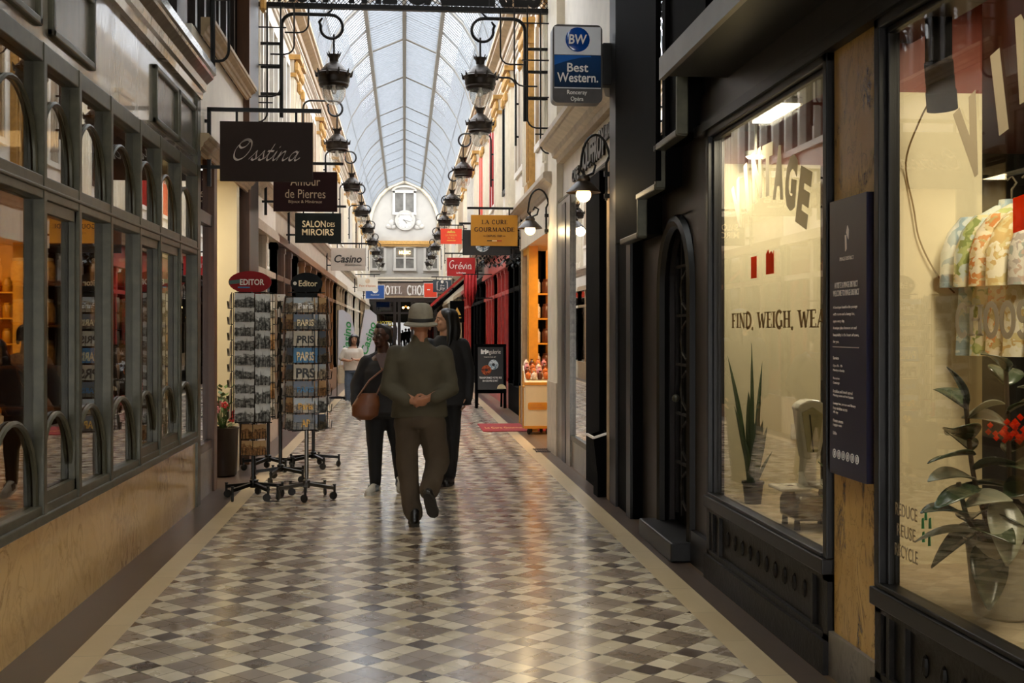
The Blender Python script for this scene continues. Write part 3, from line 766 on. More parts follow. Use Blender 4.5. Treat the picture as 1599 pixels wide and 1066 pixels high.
# yellow sweet shop, doorway set back (Y 15.4 - 19.3)
sbox('trim_24', 'yellow', XR, XR+.15, 15.42, 15.66, 0, 3.0)
sbox('trim_25', 'yellow', XR+.0, XR+.14, 18.05, 18.3, .0, 3.0)
sbox('trim_26', 'tan', XR+.0, XR+.2, 19.1, 19.3, .0, 3.0)
sbox('wall_right', 'cream', XR-.02, XR+.4, 15.4, 19.3, 2.85, 3.3)
sbox('wall_right', 'yellow', 3.6, 3.7, 15.4, 19.3, 0, 3.2)
sbox('wall_right', 'yellow', XR+.4, 3.6, 19.2, 19.3, 0, 3.2)
sbox('wall_right', 'cream', XR+.4, 3.6, 15.3, 15.4, 0, 3.2)
sbox('ceiling', 'cream', XR+.1, 3.7, 15.3, 19.3, 3.2, 3.26)
wo = struct(MB().box(XR+.02, XR+.1, 18.3, 19.1, 0, .4).box(XR+.02, XR+.1, 18.3, 19.1, 2.75, 2.9).build('window_%d' % WN[0], 'yellow', smooth=False)); WN[0] += 1
MB().box(XR+.05, XR+.06, 18.3, 19.1, .4, 2.75).build('pane', 'pane', wo, smooth=False)

# ------------------------------------------------------------------ ceiling of the covered front part, glazed vault beyond
VY = 13.2
for a, b in ((-2.6,-.55),(.55,2.6)): sbox('ceiling', 'ceilpaint', a, b, -6, VY, 6.7, 6.8)
sbox('ceiling', 'ceilpaint', -.55, .55, 10.5, VY, 6.7, 6.8)
sky_ = struct(MB().box(-.55, .55, -6, 10.5, 6.74, 6.75).build('ceiling', GLASS('old_glass', '#e2e3de', 1.2, .05, .4), smooth=False))
b = MB(); y = -6
while y < 10.5: b.box(-.55, .55, y, y+.03, 6.68, 6.74); y += .5
b.build('glazing_bar', 'barmetal', sky_, smooth=False)
sbox('wall_back', 'ceilpaint', -2.4, 2.6, -6.1, -6, 2.45, 6.8)  # unseen wall, added and lowered to cut daylight from the entrance
sbox('wall_left', 'charcoal', -2.4, XL-.02, -6, 3.2, 0, 6.7)
sbox('wall_right', 'charcoal', XB, 2.6, -6, 2.2, 0, 6.7)
PROF = [(1.95,6.8),(1.94,7.3),(1.87,7.85),(1.7,8.35),(1.4,8.85),(1.05,9.2),(.93,9.3)]
def vault_pts(dx=0):
    r = [(x+dx, z) for x, z in PROF]; c = [(0, 9.7+dx)]
    return r+c+[(-x, z) for x, z in r[::-1]]
vp = vault_pts(); n = len(vp)
v = MB()
ys = [VY, YF]
v.add([(x, y, z) for y in ys for x, z in vp], [(i, i+1, n+i+1, n+i) for i in range(n-1)])
roof = struct(v.build('ceiling', 'vaultglass', smooth=False))
rib = MB(); y = 13.4
k = 0
while y < YF:
    rib.tube([(x, y, z-.03) for x, z in vp], .05 if k % 2 == 0 else .028, 6); y += 2.45; k += 1
rib.build('rib', 'ribmetal', roof)
rl = MB()
for x, z in ((.93,9.27),(-.93,9.27),(0,9.66)): rl.box(x-.05, x+.05, VY, YF, z-.09, z+.03)
for x, z in ((1.7,8.33),(-1.7,8.33)): rl.box(x-.02, x+.02, VY, YF, z-.04, z+.0)
rl.build('rail', 'ribmetal', roof, smooth=False)
gb = MB(); y = VY+.1
while y < YF:
    for i in range(n-1):
        if i in (n//2-1, n//2): gb.bar((vp[i][0], y, vp[i][1]-.03), (vp[i+1][0], y, vp[i+1][1]-.03), .085, .022, (0,1,0))
        else: gb.bar((vp[i][0]*.985, y, vp[i][1]-.02), (vp[i+1][0]*.985, y, vp[i+1][1]-.02), .022, .085, (0,1,0))
    y += .235
gb.build('glazing_bar', 'barmetal', roof, smooth=False)
sbox('wall_back', 'ceilpaint', -2.2, 2.2, VY-.1, VY, 6.8, 9.9)

# ------------------------------------------------------------------ end wall with the hotel front
wf = MB(); wf.box(-2.6, 2.6, YF, YF+.4, 3.2, 9.9)
wall = struct(wf.build('wall_far', 'farplaster', smooth=False))
struct(MB().tube([(x*.97, YF-.05, z-.1) for x, z in vp], .12, 6).build('trim_90', 'cream'))
cn = MB(); cn.box(-1.9, 1.9, YF-.2, YF, 6.18, 6.36); cn.box(-1.9, 1.9, YF-.14, YF, 6.06, 6.18)
struct(cn.build('trim_91', 'gilt', smooth=False))
cn = MB(); cn.box(-1.9, 1.9, YF-.1, YF, 4.32, 4.42); cn.box(-1.9, 1.9, YF-.16, YF, 4.2, 4.26); struct(cn.build('trim_92', 'cream', smooth=False))
def farwin(x0, x1, z0, z1, arch=False, cross=1, pane='farpane'):
    f = MB(); y = YF
    f.box(x0-.12, x0, y-.1, y, z0-.1, z1+.1); f.box(x1, x1+.12, y-.1, y, z0-.1, z1+.1); f.box(x0-.12, x1+.12, y-.1, y, z1, z1+.14); f.box(x0-.14, x1+.14, y-.14, y, z0-.14, z0)
    xc = (x0+x1)/2; f.box(xc-.06, xc+.06, y-.08, y, z0, z1)
    for k in range(1, cross+1): f.box(x0, x1, y-.07, y, z0+(z1-z0)*k/(cross+1)-.025, z0+(z1-z0)*k/(cross+1)+.025)
    if arch: f.tube([(xc+(x1-x0)/2*1.25*math.cos(t/10*PI), y-.06, z1+.1+.25*math.sin(t/10*PI)) for t in range(11)], .07, 6)
    o = struct(f.build('window_%d' % WN[0], 'farwhite', smooth=False)); WN[0] += 1
    MB().box(x0, x1, y-.04, y-.02, z0, z1).build('pane', P('far_pane_%d' % WN[0], '#6f6c66', .12, 0, .25, 2), o, smooth=False)
    return o
farwin(-.5, .5, 7.9, 8.95, True, 0)
farwin(-.46, .5, 4.9, 6.0, False, 1)
farwin(-1.72, -1.1, 4.9, 6.0, False, 1); farwin(1.15, 1.75, 4.9, 6.0, False, 1)
# hotel shop front
hf = MB(); hf.box(-2.2, 2.2, YF-.05, YF+.3, 3.1, 3.3); hf.box(-2.2, 2.2, YF-.12, YF, 4.1, 4.2)
for x in (-1.6, -.52, -.28, .42, .62, 1.66): hf.box(x-.08, x+.08, YF-.08, YF+.2, 0, 3.15)
hf.box(-2.2, 2.2, YF-.06, YF+.2, 2.45, 2.55); hf.box(-2.2, -.5, YF-.06, YF+.2, 0, .5); hf.box(.6, 2.2, YF-.06, YF+.2, 0, .5)
df = struct(hf.build('door_3', 'darkwood', smooth=False))
MB().box(-2.2, 2.2, YF+.06, YF+.08, 0, 3.1).build('pane', 'farpane', df, smooth=False)
MB().box(-2.2, 2.2, YF+.5, YF+.6, 0, 3.2).build('backing', 'darkwood', df, smooth=False)
# unseen slabs and outer walls added either side, so that no daylight leaks in from behind
for s, W in ((-1, 'left'), (1, 'right')):
    sbox('ceiling', 'ceilpaint', s*2.06, s*5.7, 15.0 if s < 0 else 19.3, YF+.7, 3.32, 3.42)
    sbox('wall_'+W, 'greige', s*5.7, s*5.9, -6, YF+.8, 0, 6.8)
    sbox('ceiling', 'ceilpaint', s*2.1, s*5.8, -6, 15.3, 6.75, 6.85)
    sbox('wall_'+W, 'greige', s*2.3, s*5.8, -6.1, -6, 0, 6.8)
sbox('wall_far', 'greige', -5.9, 5.9, YF+.7, YF+.8, 0, 6.8)
# ------------------------------------------------------------------ hanging lanterns
def lantern(Y, side, X, zr, label, first=False, big=False):
    """side -1: bracket on the left wall.  X: lamp axis, zr: height of the rim"""
    s = 1.0
    wx = -1.95 if side < 0 else 1.95; d = 1 if side < 0 else -1
    t = thing('gas_lantern', label, 'lantern', (X, Y, zr-.22), 0, 'scrolled bracket lanterns along the gallery')
    def pr(p): return [(r, zr+h) for r, h in p]
    R = .165 if big else .15; cz = zr+.82-R+.12; top = cz+R
    arm = MB()
    sp = [(X-d*.06, Y, top)]+[(X-d*.06+d*.02+d*R*(1-.22*k/18)*math.sin(k/18*PI*1.55), Y, cz+R*(1-.22*k/18)*math.cos(k/18*PI*1.55)) for k in range(1, 19)]
    px, pz = sp[-1][0], sp[-1][2]
    sp += [(px-d*.02, Y, pz+.05), (px+d*.02, Y, pz+.10)]
    if big:
        pts = [(wx+d*.37, Y, zr-.4), (wx+d*.37, Y, top-.25)]+[(wx+d*(.37+.16*(1-math.cos(k/6*PI/2))), Y, top-.16+.16*math.sin(k/6*PI/2)) for k in range(7)]
    else:
        pts = [(wx+d*.09, Y, zr-.2), (wx+d*.09, Y, top-.16)]+[(wx+d*(.09+.14*(1-math.cos(k/6*PI/2))), Y, top-.14+.14*math.sin(k/6*PI/2)) for k in range(7)]
        for z in (zr-.05, zr+.5): arm.bar((wx, Y, z), (wx+d*.09, Y, z), .03)
    arm.tube(pts+sp, [.024 if big else .018]*(len(pts)+2)+[.02]*(len(sp)-3)+[.012], 8)
    if big:
        for z in (zr-.1, zr+.25, zr+.55): arm.bar((wx, Y, z), (wx+d*.37, Y, z), .035)
        arm.tube([(X-d*.1, Y, top), (X-d*.02, Y, top+.07), (X-d*.03, Y, top+.14)], [.016, .012, .005], 6)
    arm.build('bracket_arm', 'iron', t)
    hz = cz-R*.9
    h = MB(); h.tube([(X, Y, hz+.06), (X, Y, zr+.36)], .013, 6); h.build('hanger', 'iron', t)
    cap = MB(); cap.lathe(pr([(.02,.4),(.085,.42),(.06,.38),(.055,.33),(.075,.31),(.1,.3),(.17,.22),(.19,.19),(.2,.2),(.205,.18)]) , (X, Y, 0), 16)
    for k in range(8):
        a = k/8*2*PI; cap.cone((X+.07*math.cos(a), Y+.07*math.sin(a), zr+.41), (X+.09*math.cos(a), Y+.09*math.sin(a), zr+.455), .013, .004, 6)
    cap.build('cap', 'lampmetal', t)
    b = MB(); b.lathe(pr([(.2,.19),(.235,.17),(.215,.15),(.2,.12),(.205,.08),(.19,.05),(.195,.03),(.175,.0),(.165,.0),(.165,.05)]), (X, Y, 0), 20)
    for k in range(10):
        a = k/10*2*PI; b.cone((X+.22*math.cos(a), Y+.22*math.sin(a), zr+.15), (X+.245*math.cos(a), Y+.245*math.sin(a), zr+.215), .02, .006, 6)
    b.build('body', 'lampmetal', t)
    g = MB(); g.lathe(pr([(.15,.04),(.152,-.04),(.14,-.12),(.11,-.18),(.06,-.215),(.015,-.225),(.001,-.225)]), (X, Y, 0), 18, caps=False); g.build('glass_bowl', 'bowlglass', t)
    bl = MB(); bl.ball((X, Y, zr-.04), (.035, .035, .055), 8); bl.lathe(pr([(.02,.0),(.022,.06)]), (X, Y, 0), 8); bl.build('bulb', 'milk', t)
    settle(t); return t
def settle(t):
    for c in list(COL.objects):
        if c.parent == t: c.matrix_parent_inverse = Matrix.Translation(-Vector(t.location))
MT['lampmetal'] = P('lantern_metal', '#241c15', .4, .55, .3, 14)
MT['milk'] = P('milk_glass', '#e9e4d6', .3)
ORD = ['nearest', 'second', 'third', 'fourth', 'fifth', 'sixth', 'seventh', 'eighth', 'ninth', 'tenth']
Ls = [(15.5,-.91,4.70),(22.1,-1.24,4.85),(28.3,-1.24,4.85),(34.6,-1.24,4.85),(40.4,-1.24,4.85),(46.2,-1.24,4.85),(52.2,-1.24,4.85),(57.4,-1.24,4.85),(61.8,-1.24,4.85)]
for i, (Y, X, z) in enumerate(Ls):
    lantern(Y, -1, X, z, ('large black ironwork lantern hanging left under the openwork gallery sign' if i == 0 else 'dark lantern with glass bowl, %s from the front in the left-hand row' % ORD[i]), big=(i == 0))
Rs = [(15.5,.99,4.70),(19.8,1.26,4.85),(25.5,1.26,4.85),(31.4,1.26,4.85),(37.3,1.26,4.85),(43.1,1.26,4.85),(49,1.26,4.85),(55,1.26,4.85),(60.5,1.26,4.85)]
for i, (Y, X, z) in enumerate(Rs):
    lantern(Y, 1, X, z, ('large black ironwork lantern hanging right under the openwork gallery sign' if i == 0 else 'dark lantern with glass bowl, %s from the front in the right-hand row' % ORD[i]), big=(i == 0))

# ------------------------------------------------------------------ openwork sign across the gallery and its trellises
t = thing('overhead_sign', 'black openwork iron sign reading visit the galleries spanning the passage', 'sign', (0, 15.4, 5.6))
b = MB(); b.box(-1.9, 1.92, 15.36, 15.44, 5.69, 5.75); b.box(-1.9, 1.92, 15.36, 15.44, 6.22, 6.28); b.build('rail', 'iron', t, smooth=False)
b = MB(); x = -1.9
while x < 1.92:
    b.bar((x, 15.43, 5.74), (x+.5, 15.43, 6.24), .008); b.bar((x+.5, 15.425, 5.74), (x, 15.425, 6.24), .008); x += .062
b.build('lattice', 'iron', t, smooth=False)
text('VISIT THE GALLERIES', 'iron', FRONT(.02, 15.39, 5.97), w=3.52, h=.42, parent=t, bold=.05, depth=.01)
settle(t)
def trellis(x, s, y, label, z0, z1):
    """upright iron grille of bars with looped lower ends"""
    t = thing('iron_trellis', label, 'trellis', (x, y, z0)); m_ = MB()
    m_.tube([(x, y, z0), (x, y, z1)], .014, 6)
    for k, (dx, zb) in enumerate(((.16, z0+.05), (.33, z0+.38), (.5, z0+.92), (.68, z0+1.2))):
        if zb > z1: continue
        m_.tube([(x+s*dx, y, z1), (x+s*dx, y, zb+.12)]+[(x+s*(dx-.12+.12*math.cos(a)), y, zb+.12-.12*math.sin(a)) for a in (.3, .7, 1.1, 1.57)]+[(x+s*max(0, dx-.3), y, zb)], .011, 6)
    m_.build('loop_bars', 'iron', t)
    c = MB(); z = z0+.3
    while z < z1: c.bar((x, y, z), (x+s*min(.4, .17+(z-z0)*.2), y, z), .016); z += .48
    c.build('cross_bars', 'iron', t, smooth=False); settle(t)
trellis(-1.9, 1, 15.3, 'black looped iron trellis fixed left behind the hanging shop signs', 4.15, 5.72)
trellis(1.92, -1, 15.3, 'black looped iron trellis fixed right beside the blue hotel lightbox', 3.8, 5.72)
t = thing('iron_trellis', 'black looped iron bracket standing on the cornice at upper left', 'trellis', (-1.7, 10.75, 3.88))
m_ = MB(); m_.tube([(-1.7,10.75,3.88),(-1.7,10.75,5.6)], .022, 6); m_.tube([(-1.56,10.75,5.6),(-1.56,10.75,4.05)]+[(-1.64+.08*math.cos(a),10.75,4.05-.1*math.sin(a)) for a in (.4,.8,1.2,1.57)]+[(-1.7,10.75,3.95)], .013, 6)
m_.tube([(-1.4,10.75,5.6),(-1.4,10.75,4.75)]+[(-1.48+.08*math.cos(a),10.75,4.75-.1*math.sin(a)) for a in (.4,.8,1.2,1.57)]+[(-1.7,10.75,4.65)], .01, 6)
m_.build('loop_bars', 'iron', t); MB().bar((-1.7,10.75,4.5),(-1.56,10.75,4.5),.02).bar((-1.7,10.75,4.95),(-1.4,10.75,4.95),.02).build('cross_bars', 'iron', t, smooth=False); settle(t)

# ------------------------------------------------------------------ projecting shop signs
MT.update(
 sgbrown=P('brown_sign', '#2c201b', .6, 0, .04, 3, spec=.15), sgmaroon=P('maroon_sign', '#281214', .6, 0, .05, 3, spec=.15), sgblack=P('black_sign', '#141815', .6, 0, .05, 3, spec=.15),
 sgcasino=P('beige_sign', '#b5aa9b', .5, 0, .03, 3), sgcream=P('cream_sign', '#d9d3c4', .5, 0, .03, 3), sgblue=P('blue_sign', '#1d4f96', .45, 0, .05, 3),
 sgyellow=P('mustard_sign', '#c0851a', .5, 0, .04, 3), sgiris=P('iris_black', '#101214', .4), sgred=P('red_sign', '#b11d1c', .45, 0, .05, 3),
 sgorange=P('orange_sign', '#e2401f', .45, 0, .05, 3), sggrey=P('slate_sign', '#39424a', .5), inkpale=P('pale_ink', '#dccfc0', .5), inkrose=P('tan_ink', '#cbb496', .5),
 inkcream=P('cream_ink', '#e6d2a4', .5), inkblack=P('black_ink', '#181412', .5), inkwhite=P('white_ink', '#f0ebe2', .5), inkgold=P('gold_ink', '#e7b04a', .5),
 inkbrown=P('brown_ink', '#2e1606', .6), inkorange=P('orange_ink', '#c87a3c', .5), inkgreen=P('green_ink', '#3f9a55', .5), inkfaint=P('faint_rose_ink', '#8a5a58', .5))
def signboard(name, Y, x0, x1, z0, z1, side, mat, label, frame='iron', drop=.11, postz=(0, 0), edge=None):
    wx = -1.9 if side < 0 else 1.98; d = -side
    t = thing(name, label, 'sign', ((x0+x1)/2, Y, z0), 0, 'projecting shop signs')
    br = MB(); top = z1+drop; px = (x0-.1) if side < 0 else (x1+.06); far = (x1+.08) if side < 0 else (x0-.06)
    br.bar((px, Y, z0-.05+postz[0]), (px, Y, top), .035); br.bar((px-.0175, Y, top), (far, Y, top), .035)
    br.bar((wx, Y, z1), (px, Y, z1), .03); br.bar((wx, Y, z0+.13), (px+d*.1, Y, z0+.13), .03)
    for q in (.18, .82): br.bar((x0+(x1-x0)*q, Y, z1-.01), (x0+(x1-x0)*q, Y, top), .022)
    br.build('bracket', frame, t, smooth=False)
    MB().box(x0, x1, Y-.018, Y+.018, z0, z1).build('panel', mat, t, smooth=False, bevel=.004)
    if edge:
        e = MB()
        for q in ((x0-.02, x1+.02, z0-.02, z0), (x0-.02, x1+.02, z1, z1+.02), (x0-.02, x0, z0, z1), (x1, x1+.02, z0, z1)): e.box(q[0], q[1], Y-.024, Y+.024, q[2], q[3])
        e.build('edge_frame', edge, t, smooth=False)
    return t
def bars(rows, y, mat, parent, name='small_lettering'):
    pass
F = lambda t_, Y: (lambda x, z: FRONT(x, Y-.0215, z))
t = signboard('hanging_sign', 11.3, -1.72, -.86, 2.95, 3.51, -1, 'sgbrown', 'large dark brown sign with Osstina in pale script, nearest on the left')
script('Osstina', 'inkpale', FRONT(-1.285, 11.279, 3.245), .62, t, h=.21, pen=(.03,.042)); settle(t)
t = signboard('hanging_sign', 15.93, -1.73, -.89, 3.13, 3.66, -1, 'sgmaroon', 'dark maroon sign reading Amour de Pierres behind the Osstina sign')
text('Amour', 'inkrose', FRONT(-1.31, 15.908, 3.53), w=.39, h=.115, parent=t); text('de Pierres', 'inkrose', FRONT(-1.31, 15.908, 3.365), w=.53, h=.115, parent=t)
text('Bijoux & Minéraux', 'inkrose', FRONT(-1.31, 15.908, 3.255), w=.44, h=.05, parent=t); settle(t)
t = signboard('hanging_sign', 19.18, -1.74, -1.01, 2.95, 3.43, -1, 'sgblack', 'black sign with cream words Salon des Miroirs')
text('SALON', 'inkcream', FRONT(-1.44, 19.158, 3.255), w=.37, h=.105, parent=t, bold=.012); text('DES', 'inkcream', FRONT(-1.17, 19.158, 3.245), w=.12, h=.065, parent=t)
text('MIROIRS', 'inkcream', FRONT(-1.38, 19.158, 3.125), w=.5, h=.105, parent=t, bold=.012); settle(t)
t = signboard('hanging_sign', 28.97, -1.77, -.94, 3.0, 3.55, -1, 'sgcasino', 'beige sign with black italic Casino lettering on the left')
text('Casino', 'inkblack', FRONT(-1.36, 28.947, 3.29), w=.66, h=.19, parent=t, bold=.02, shear=.25); text('#hautsjeunes', 'inkblack', FRONT(-1.24, 28.947, 3.14), w=.4, h=.06, parent=t); settle(t)
t = signboard('hanging_sign', 43.65, -1.71, -.97, 3.0, 3.49, -1, 'sgcream', 'off-white sign with thin brown lettering beyond the Casino sign')
text("Pain d'épices", 'inkorange', FRONT(-1.34, 43.627, 3.18), w=.6, h=.11, parent=t); MB().lathe([(.09,0),(.09,.01)], (-1.34, 43.625, 3.36), 14, axis='y').build('emblem', 'inkrose', t); settle(t)
t = signboard('hanging_sign', 53.92, -1.74, -.91, 3.0, 3.6, -1, 'sgblue', 'blue sign with white edge, farthest on the left', edge='inkwhite')
text('dejeuner', 'inkwhite', FRONT(-1.32, 53.89, 3.16), w=.4, h=.09, parent=t); MB().lathe([(.14,0),(.14,.012)], (-1.32, 53.885, 3.38), 14, axis='y').build('emblem', 'inkwhite', t); settle(t)
t = signboard('hanging_sign', 19.14, 1.07, 1.83, 2.92, 3.42, 1, 'sgyellow', 'mustard yellow sign reading La Cure Gourmande on the right')
serif('LA CURE', 'inkbrown', FRONT(1.45, 19.118, 3.305), w=.42, h=.075, parent=t, gap=.16); serif('GOURMANDE', 'inkbrown', FRONT(1.45, 19.118, 3.185), w=.65, h=.075, parent=t, gap=.14)
text('DEPUIS 1989', 'inkbrown', FRONT(1.45, 19.118, 3.08), w=.25, h=.035, parent=t)
b = MB(); b.box(1.33, 1.41, 19.117, 19.121, 2.995, 3.01, 0); b.box(1.41, 1.49, 19.117, 19.121, 2.995, 3.01, 1); b.box(1.49, 1.57, 19.117, 19.121, 2.995, 3.01, 2)
b.build('tricolour_bar', ['inkblack','inkcream','sgred'], t, smooth=False)
b = MB(); b.box(1.27, 1.31, 19.117, 19.121, 3.077, 3.084); b.box(1.59, 1.63, 19.117, 19.121, 3.077, 3.084); b.build('dash', 'inkbrown', t, smooth=False); settle(t)
t = signboard('hanging_sign', 20.25, .99, 1.81, 2.84, 3.27, 1, 'sgiris', 'black sign with pale iris ring behind the mustard yellow sign')
MB().lathe([(.05,0),(.12,0),(.12,.01),(.05,.01),(.05,0)], (1.33, 20.225, 3.02), 20, axis='y', caps=False).build('iris_ring', 'iris', t) if 'iris' in MT else None
MT['iris'] = CLOTHPRINT('iris_print', ['#cfd6d8','#8fa3ad','#5b707b','#dfe3e0'], 30)
MB().lathe([(.045,0),(.125,0),(.125,.01),(.045,.01),(.045,0)], (1.33, 20.222, 3.02), 20, axis='y', caps=False).build('iris_ring', 'iris', t); settle(t)
t = signboard('hanging_sign', 30.25, 1.08, 1.8, 2.94, 3.41, 1, 'sgred', 'dark red sign with white hand-lettered Grévin')
script('GrevIN', 'inkwhite', FRONT(1.42, 30.228, 3.23), .56, t, wd=.07, slant=.02, h=.23); text('PARIS', 'inkwhite', FRONT(1.66, 30.228, 3.13), w=.1, h=.03, parent=t); text('La Boutique', 'inkwhite', FRONT(1.44, 30.228, 3.02), w=.24, h=.05, parent=t, bold=.02); settle(t)
t = signboard('hanging_sign', 36.55, 1.11, 1.76, 4.22, 4.69, 1, 'sgorange', 'bright orange-red sign with gold crest, hung higher on the right')
b = MB(); b.prism([(1.3,4.56),(1.34,4.62),(1.4,4.6),(1.435,4.66),(1.47,4.6),(1.53,4.62),(1.57,4.56)], 'y', 36.526, 36.53); b.build('crest', 'inkgold', t, smooth=False)
text('LA MAISON', 'inkgold', FRONT(1.435, 36.528, 4.49), w=.34, h=.06, parent=t); text('du Roy', 'inkgold', FRONT(1.435, 36.528, 4.4), w=.22, h=.07, parent=t); MB().box(1.3, 1.57, 36.526, 36.53, 4.31, 4.335).build('crest_bar', 'inkgold', t, smooth=False); settle(t)
t = signboard('hanging_sign', 43.85, 1.05, 1.73, 2.97, 3.42, 1, 'sggrey', 'slate grey sign with white bracket emblem on the right')
b = MB()
for s in (-1, 1): b.box(1.39+s*.19-.012, 1.39+s*.19+.012, 43.822, 43.83, 3.04, 3.36); b.box(1.39+s*.13, 1.39+s*.2, 43.822, 43.83, 3.34, 3.36); b.box(1.39+s*.13, 1.39+s*.2, 43.822, 43.83, 3.04, 3.06)
b.lathe([(.055,0),(.055,.01)], (1.39, 43.82, 3.35), 14, axis='y'); b.build('emblem', 'inkwhite', t, smooth=False)
text('the', 'inkwhite', FRONT(1.39, 43.827, 3.22), w=.16, h=.06, parent=t); text('Joy', 'inkwhite', FRONT(1.39, 43.827, 3.1), w=.22, h=.15, parent=t, shear=.3); settle(t)
t = signboard('hanging_sign', 60.4, 1.0, 1.64, 3.25, 3.95, 1, 'sgorange', 'orange sign with white edge, farthest on the right', edge='inkwhite'); MB().box(1.15, 1.3, 60.37, 60.38, 3.6, 3.66).build('dash', 'inkwhite', t, smooth=False); settle(t)

# hotel lightbox
def bluegrad():
    t = NT('blue_panel'); b = t.bsdf(Roughness=.25); g = t.coord('Generated'); s = t.n('ShaderNodeSeparateXYZ'); t.l(g, s.inputs[0])
    t.l(t.mix(s.outputs[2], lin('#0c2440'), lin('#123a68')), b.inputs['Base Color']); return t.m
MT['bwnavy'] = bluegrad(); MT['bwblue'] = P('globe_blue', '#0b3f8e', .2, 0, .15, 12, coat=.6); MT['bwgrey'] = P('warm_grey_panel', '#4c4745', .35); MT['bwwhite'] = P('lightbox_white', '#d8d8dc', .3, 0, .02)
MT['bwarc'] = P('arc_blue', '#1c5fae', .25, 0, .1, 5)
t = thing('lightbox_sign', 'blue and white Best Western hotel lightbox on the black pillar', 'sign', (1.55, 10.58, 3.59))
Yb = 10.52
def rrect(x0, x1, z0, z1, r, n=6):
    p = []
    for cx, cz, a in ((x1-r, z1-r, 0), (x0+r, z1-r, 90), (x0+r, z0+r, 180), (x1-r, z0+r, 270)): p += arcp(cx, cz, r, r, a, a+90, n)
    return p
MB().prism(rrect(1.32, 1.77, 3.59, 4.29, .05), 'y', Yb, Yb+.16).build('case', 'bwgrey', t, smooth=False)
MB().box(1.335, 1.755, Yb-.006, Yb, 4.02, 4.27).build('white_panel', 'bwwhite', t, smooth=False)
MB().box(1.335, 1.755, Yb-.006, Yb, 3.73, 4.015).build('navy_panel', 'bwnavy', t, smooth=False)
arcpts = [(1.335+.42*k/10, 3.925+.075*math.sin(min(1, k/8)*PI/2)) for k in range(9)]
MB().prism([(1.335, 4.013)]+[(x, z) for x, z in arcpts][::1]+[(1.66, 4.013)], 'y', Yb-.008, Yb-.004).build('blue_arc', 'bwarc', t, smooth=False)
MB().box(1.335, 1.755, Yb-.008, Yb, 3.718, 3.726).build('divider', 'bwwhite', t, smooth=False)
MB().ball((1.545, Yb-.006, 4.155), (.11, .012, .11), 24).build('blue_globe', 'bwblue', t)
text('BW', 'inkwhite', FRONT(1.545, Yb-.02, 4.155), w=.165, h=.085, parent=t, bold=.015, shear=.1)
text('Best', 'inkwhite', FRONT(1.545, Yb-.01, 3.905), w=.19, h=.08, parent=t, bold=.012); text('Western.', 'inkwhite', FRONT(1.545, Yb-.01, 3.815), w=.37, h=.085, parent=t, bold=.012)
text('Ronceray', 'inkwhite', FRONT(1.54, Yb-.005, 3.678), w=.18, h=.05, parent=t, bold=.01); text('Opéra', 'inkwhite', FRONT(1.54, Yb-.005, 3.62), w=.115, h=.05, parent=t, bold=.01)
MB().box(1.77, 1.9, 10.5, 10.72, 3.75, 4.13).build('mounting_box', 'charcoal2', t, smooth=False, bevel=.01); settle(t)

# hotel name on the far fascia, clock, lit word upstairs
t = thing('hotel_fascia', 'brown fascia board reading Hotel Chopin on the end wall', 'sign', (0, YF-.1, 3.3))
MB().box(-2.0, 2.0, YF-.12, YF-.005, 3.3, 4.1).build('board', P('fascia_brown', '#7d6a5c', .5), t, smooth=False)
MB().box(-2.0, 2.0, YF-.14, YF-.1, 3.32, 3.4).build('moulding', 'tan', t, smooth=False)
serif('HOTEL', 'inkwhite', FRONT(-.72, YF-.125, 3.72), w=1.16, h=.5, parent=t, thick=.2, slab=.22, name='lettering'); serif('CHOPIN', 'inkwhite', FRONT(.86, YF-.125, 3.72), w=1.45, h=.56, parent=t, thick=.2, slab=.22); settle(t)
t = thing('wall_clock', 'round white clock with black hands under the arched window', 'clock', (0.04, YF-.1, 7.45))
MB().lathe([(.5,-.12),(.52,-.05),(.5,0)], (.04, YF, 7.47), 28, axis='y').build('dial', 'farwhite', t)
MB().lathe([(.42,-.15),(.54,-.15),(.56,-.04),(.44,-.04)], (.04, YF, 7.47), 28, axis='y', caps=False).build('rim', 'farplaster', t)
b = MB()
for k in range(12):
    a = k/12*2*PI; b.bar((.04+.34*math.cos(a), YF-.125, 7.47+.34*math.sin(a)), (.04+.4*math.cos(a), YF-.125, 7.47+.4*math.sin(a)), .03, .01)
b.build('hour_marks', 'inkblack', t, smooth=False)
b = MB(); b.bar((-.04, YF-.14, 7.53), (.14, YF-.14, 7.3), .035, .01); b.bar((-.08, YF-.14, 7.5), (.34, YF-.14, 7.4), .03, .01); b.build('hands', 'inkblack', t, smooth=False)
for s in (-1, 1):
    b = MB(); b.ball((.04+s*.72, YF-.04, 7.3), (.18, .06, .22), 10); b.ball((.04+s*.86, YF-.04, 7.15), (.18, .05, .14), 10); b.ball((.04+s*.64, YF-.04, 7.12), (.16, .05, .14), 10)
    b.build('plaster_scroll', 'farplaster', t)
settle(t)
MT['neon'] = EM('warm_neon', '#ffd27a', 4.0)
t = thing('lit_sign', 'glowing yellow word music in the upper window of the end wall', 'sign', (0, YF-.12, 5.7)); text('MUSIC', 'neon', FRONT(.02, YF-.12, 5.74), w=.6, h=.18, parent=t, bold=.03); settle(t)
t = thing('lit_sign', 'small yellow hotel lettering on the left glass of the end door', 'sign', (-1.0, YF, 1.9)); text('HOTEL', 'neon2', FRONT(-1.02, YF+.04, 1.93), w=.85, h=.26, parent=t, bold=.03) if 'neon2' in MT else None
MT['neon2'] = P('yellow_letters', '#d8c24a', .5)
text('HOTEL', 'neon2', FRONT(-1.02, YF+.03, 1.93), w=.85, h=.26, parent=t, bold=.03); settle(t)
t = thing('wall_lamp', 'twin-bulb lamp glowing behind the transom of the end door', 'lamp', (.07, YF+.1, 2.62))
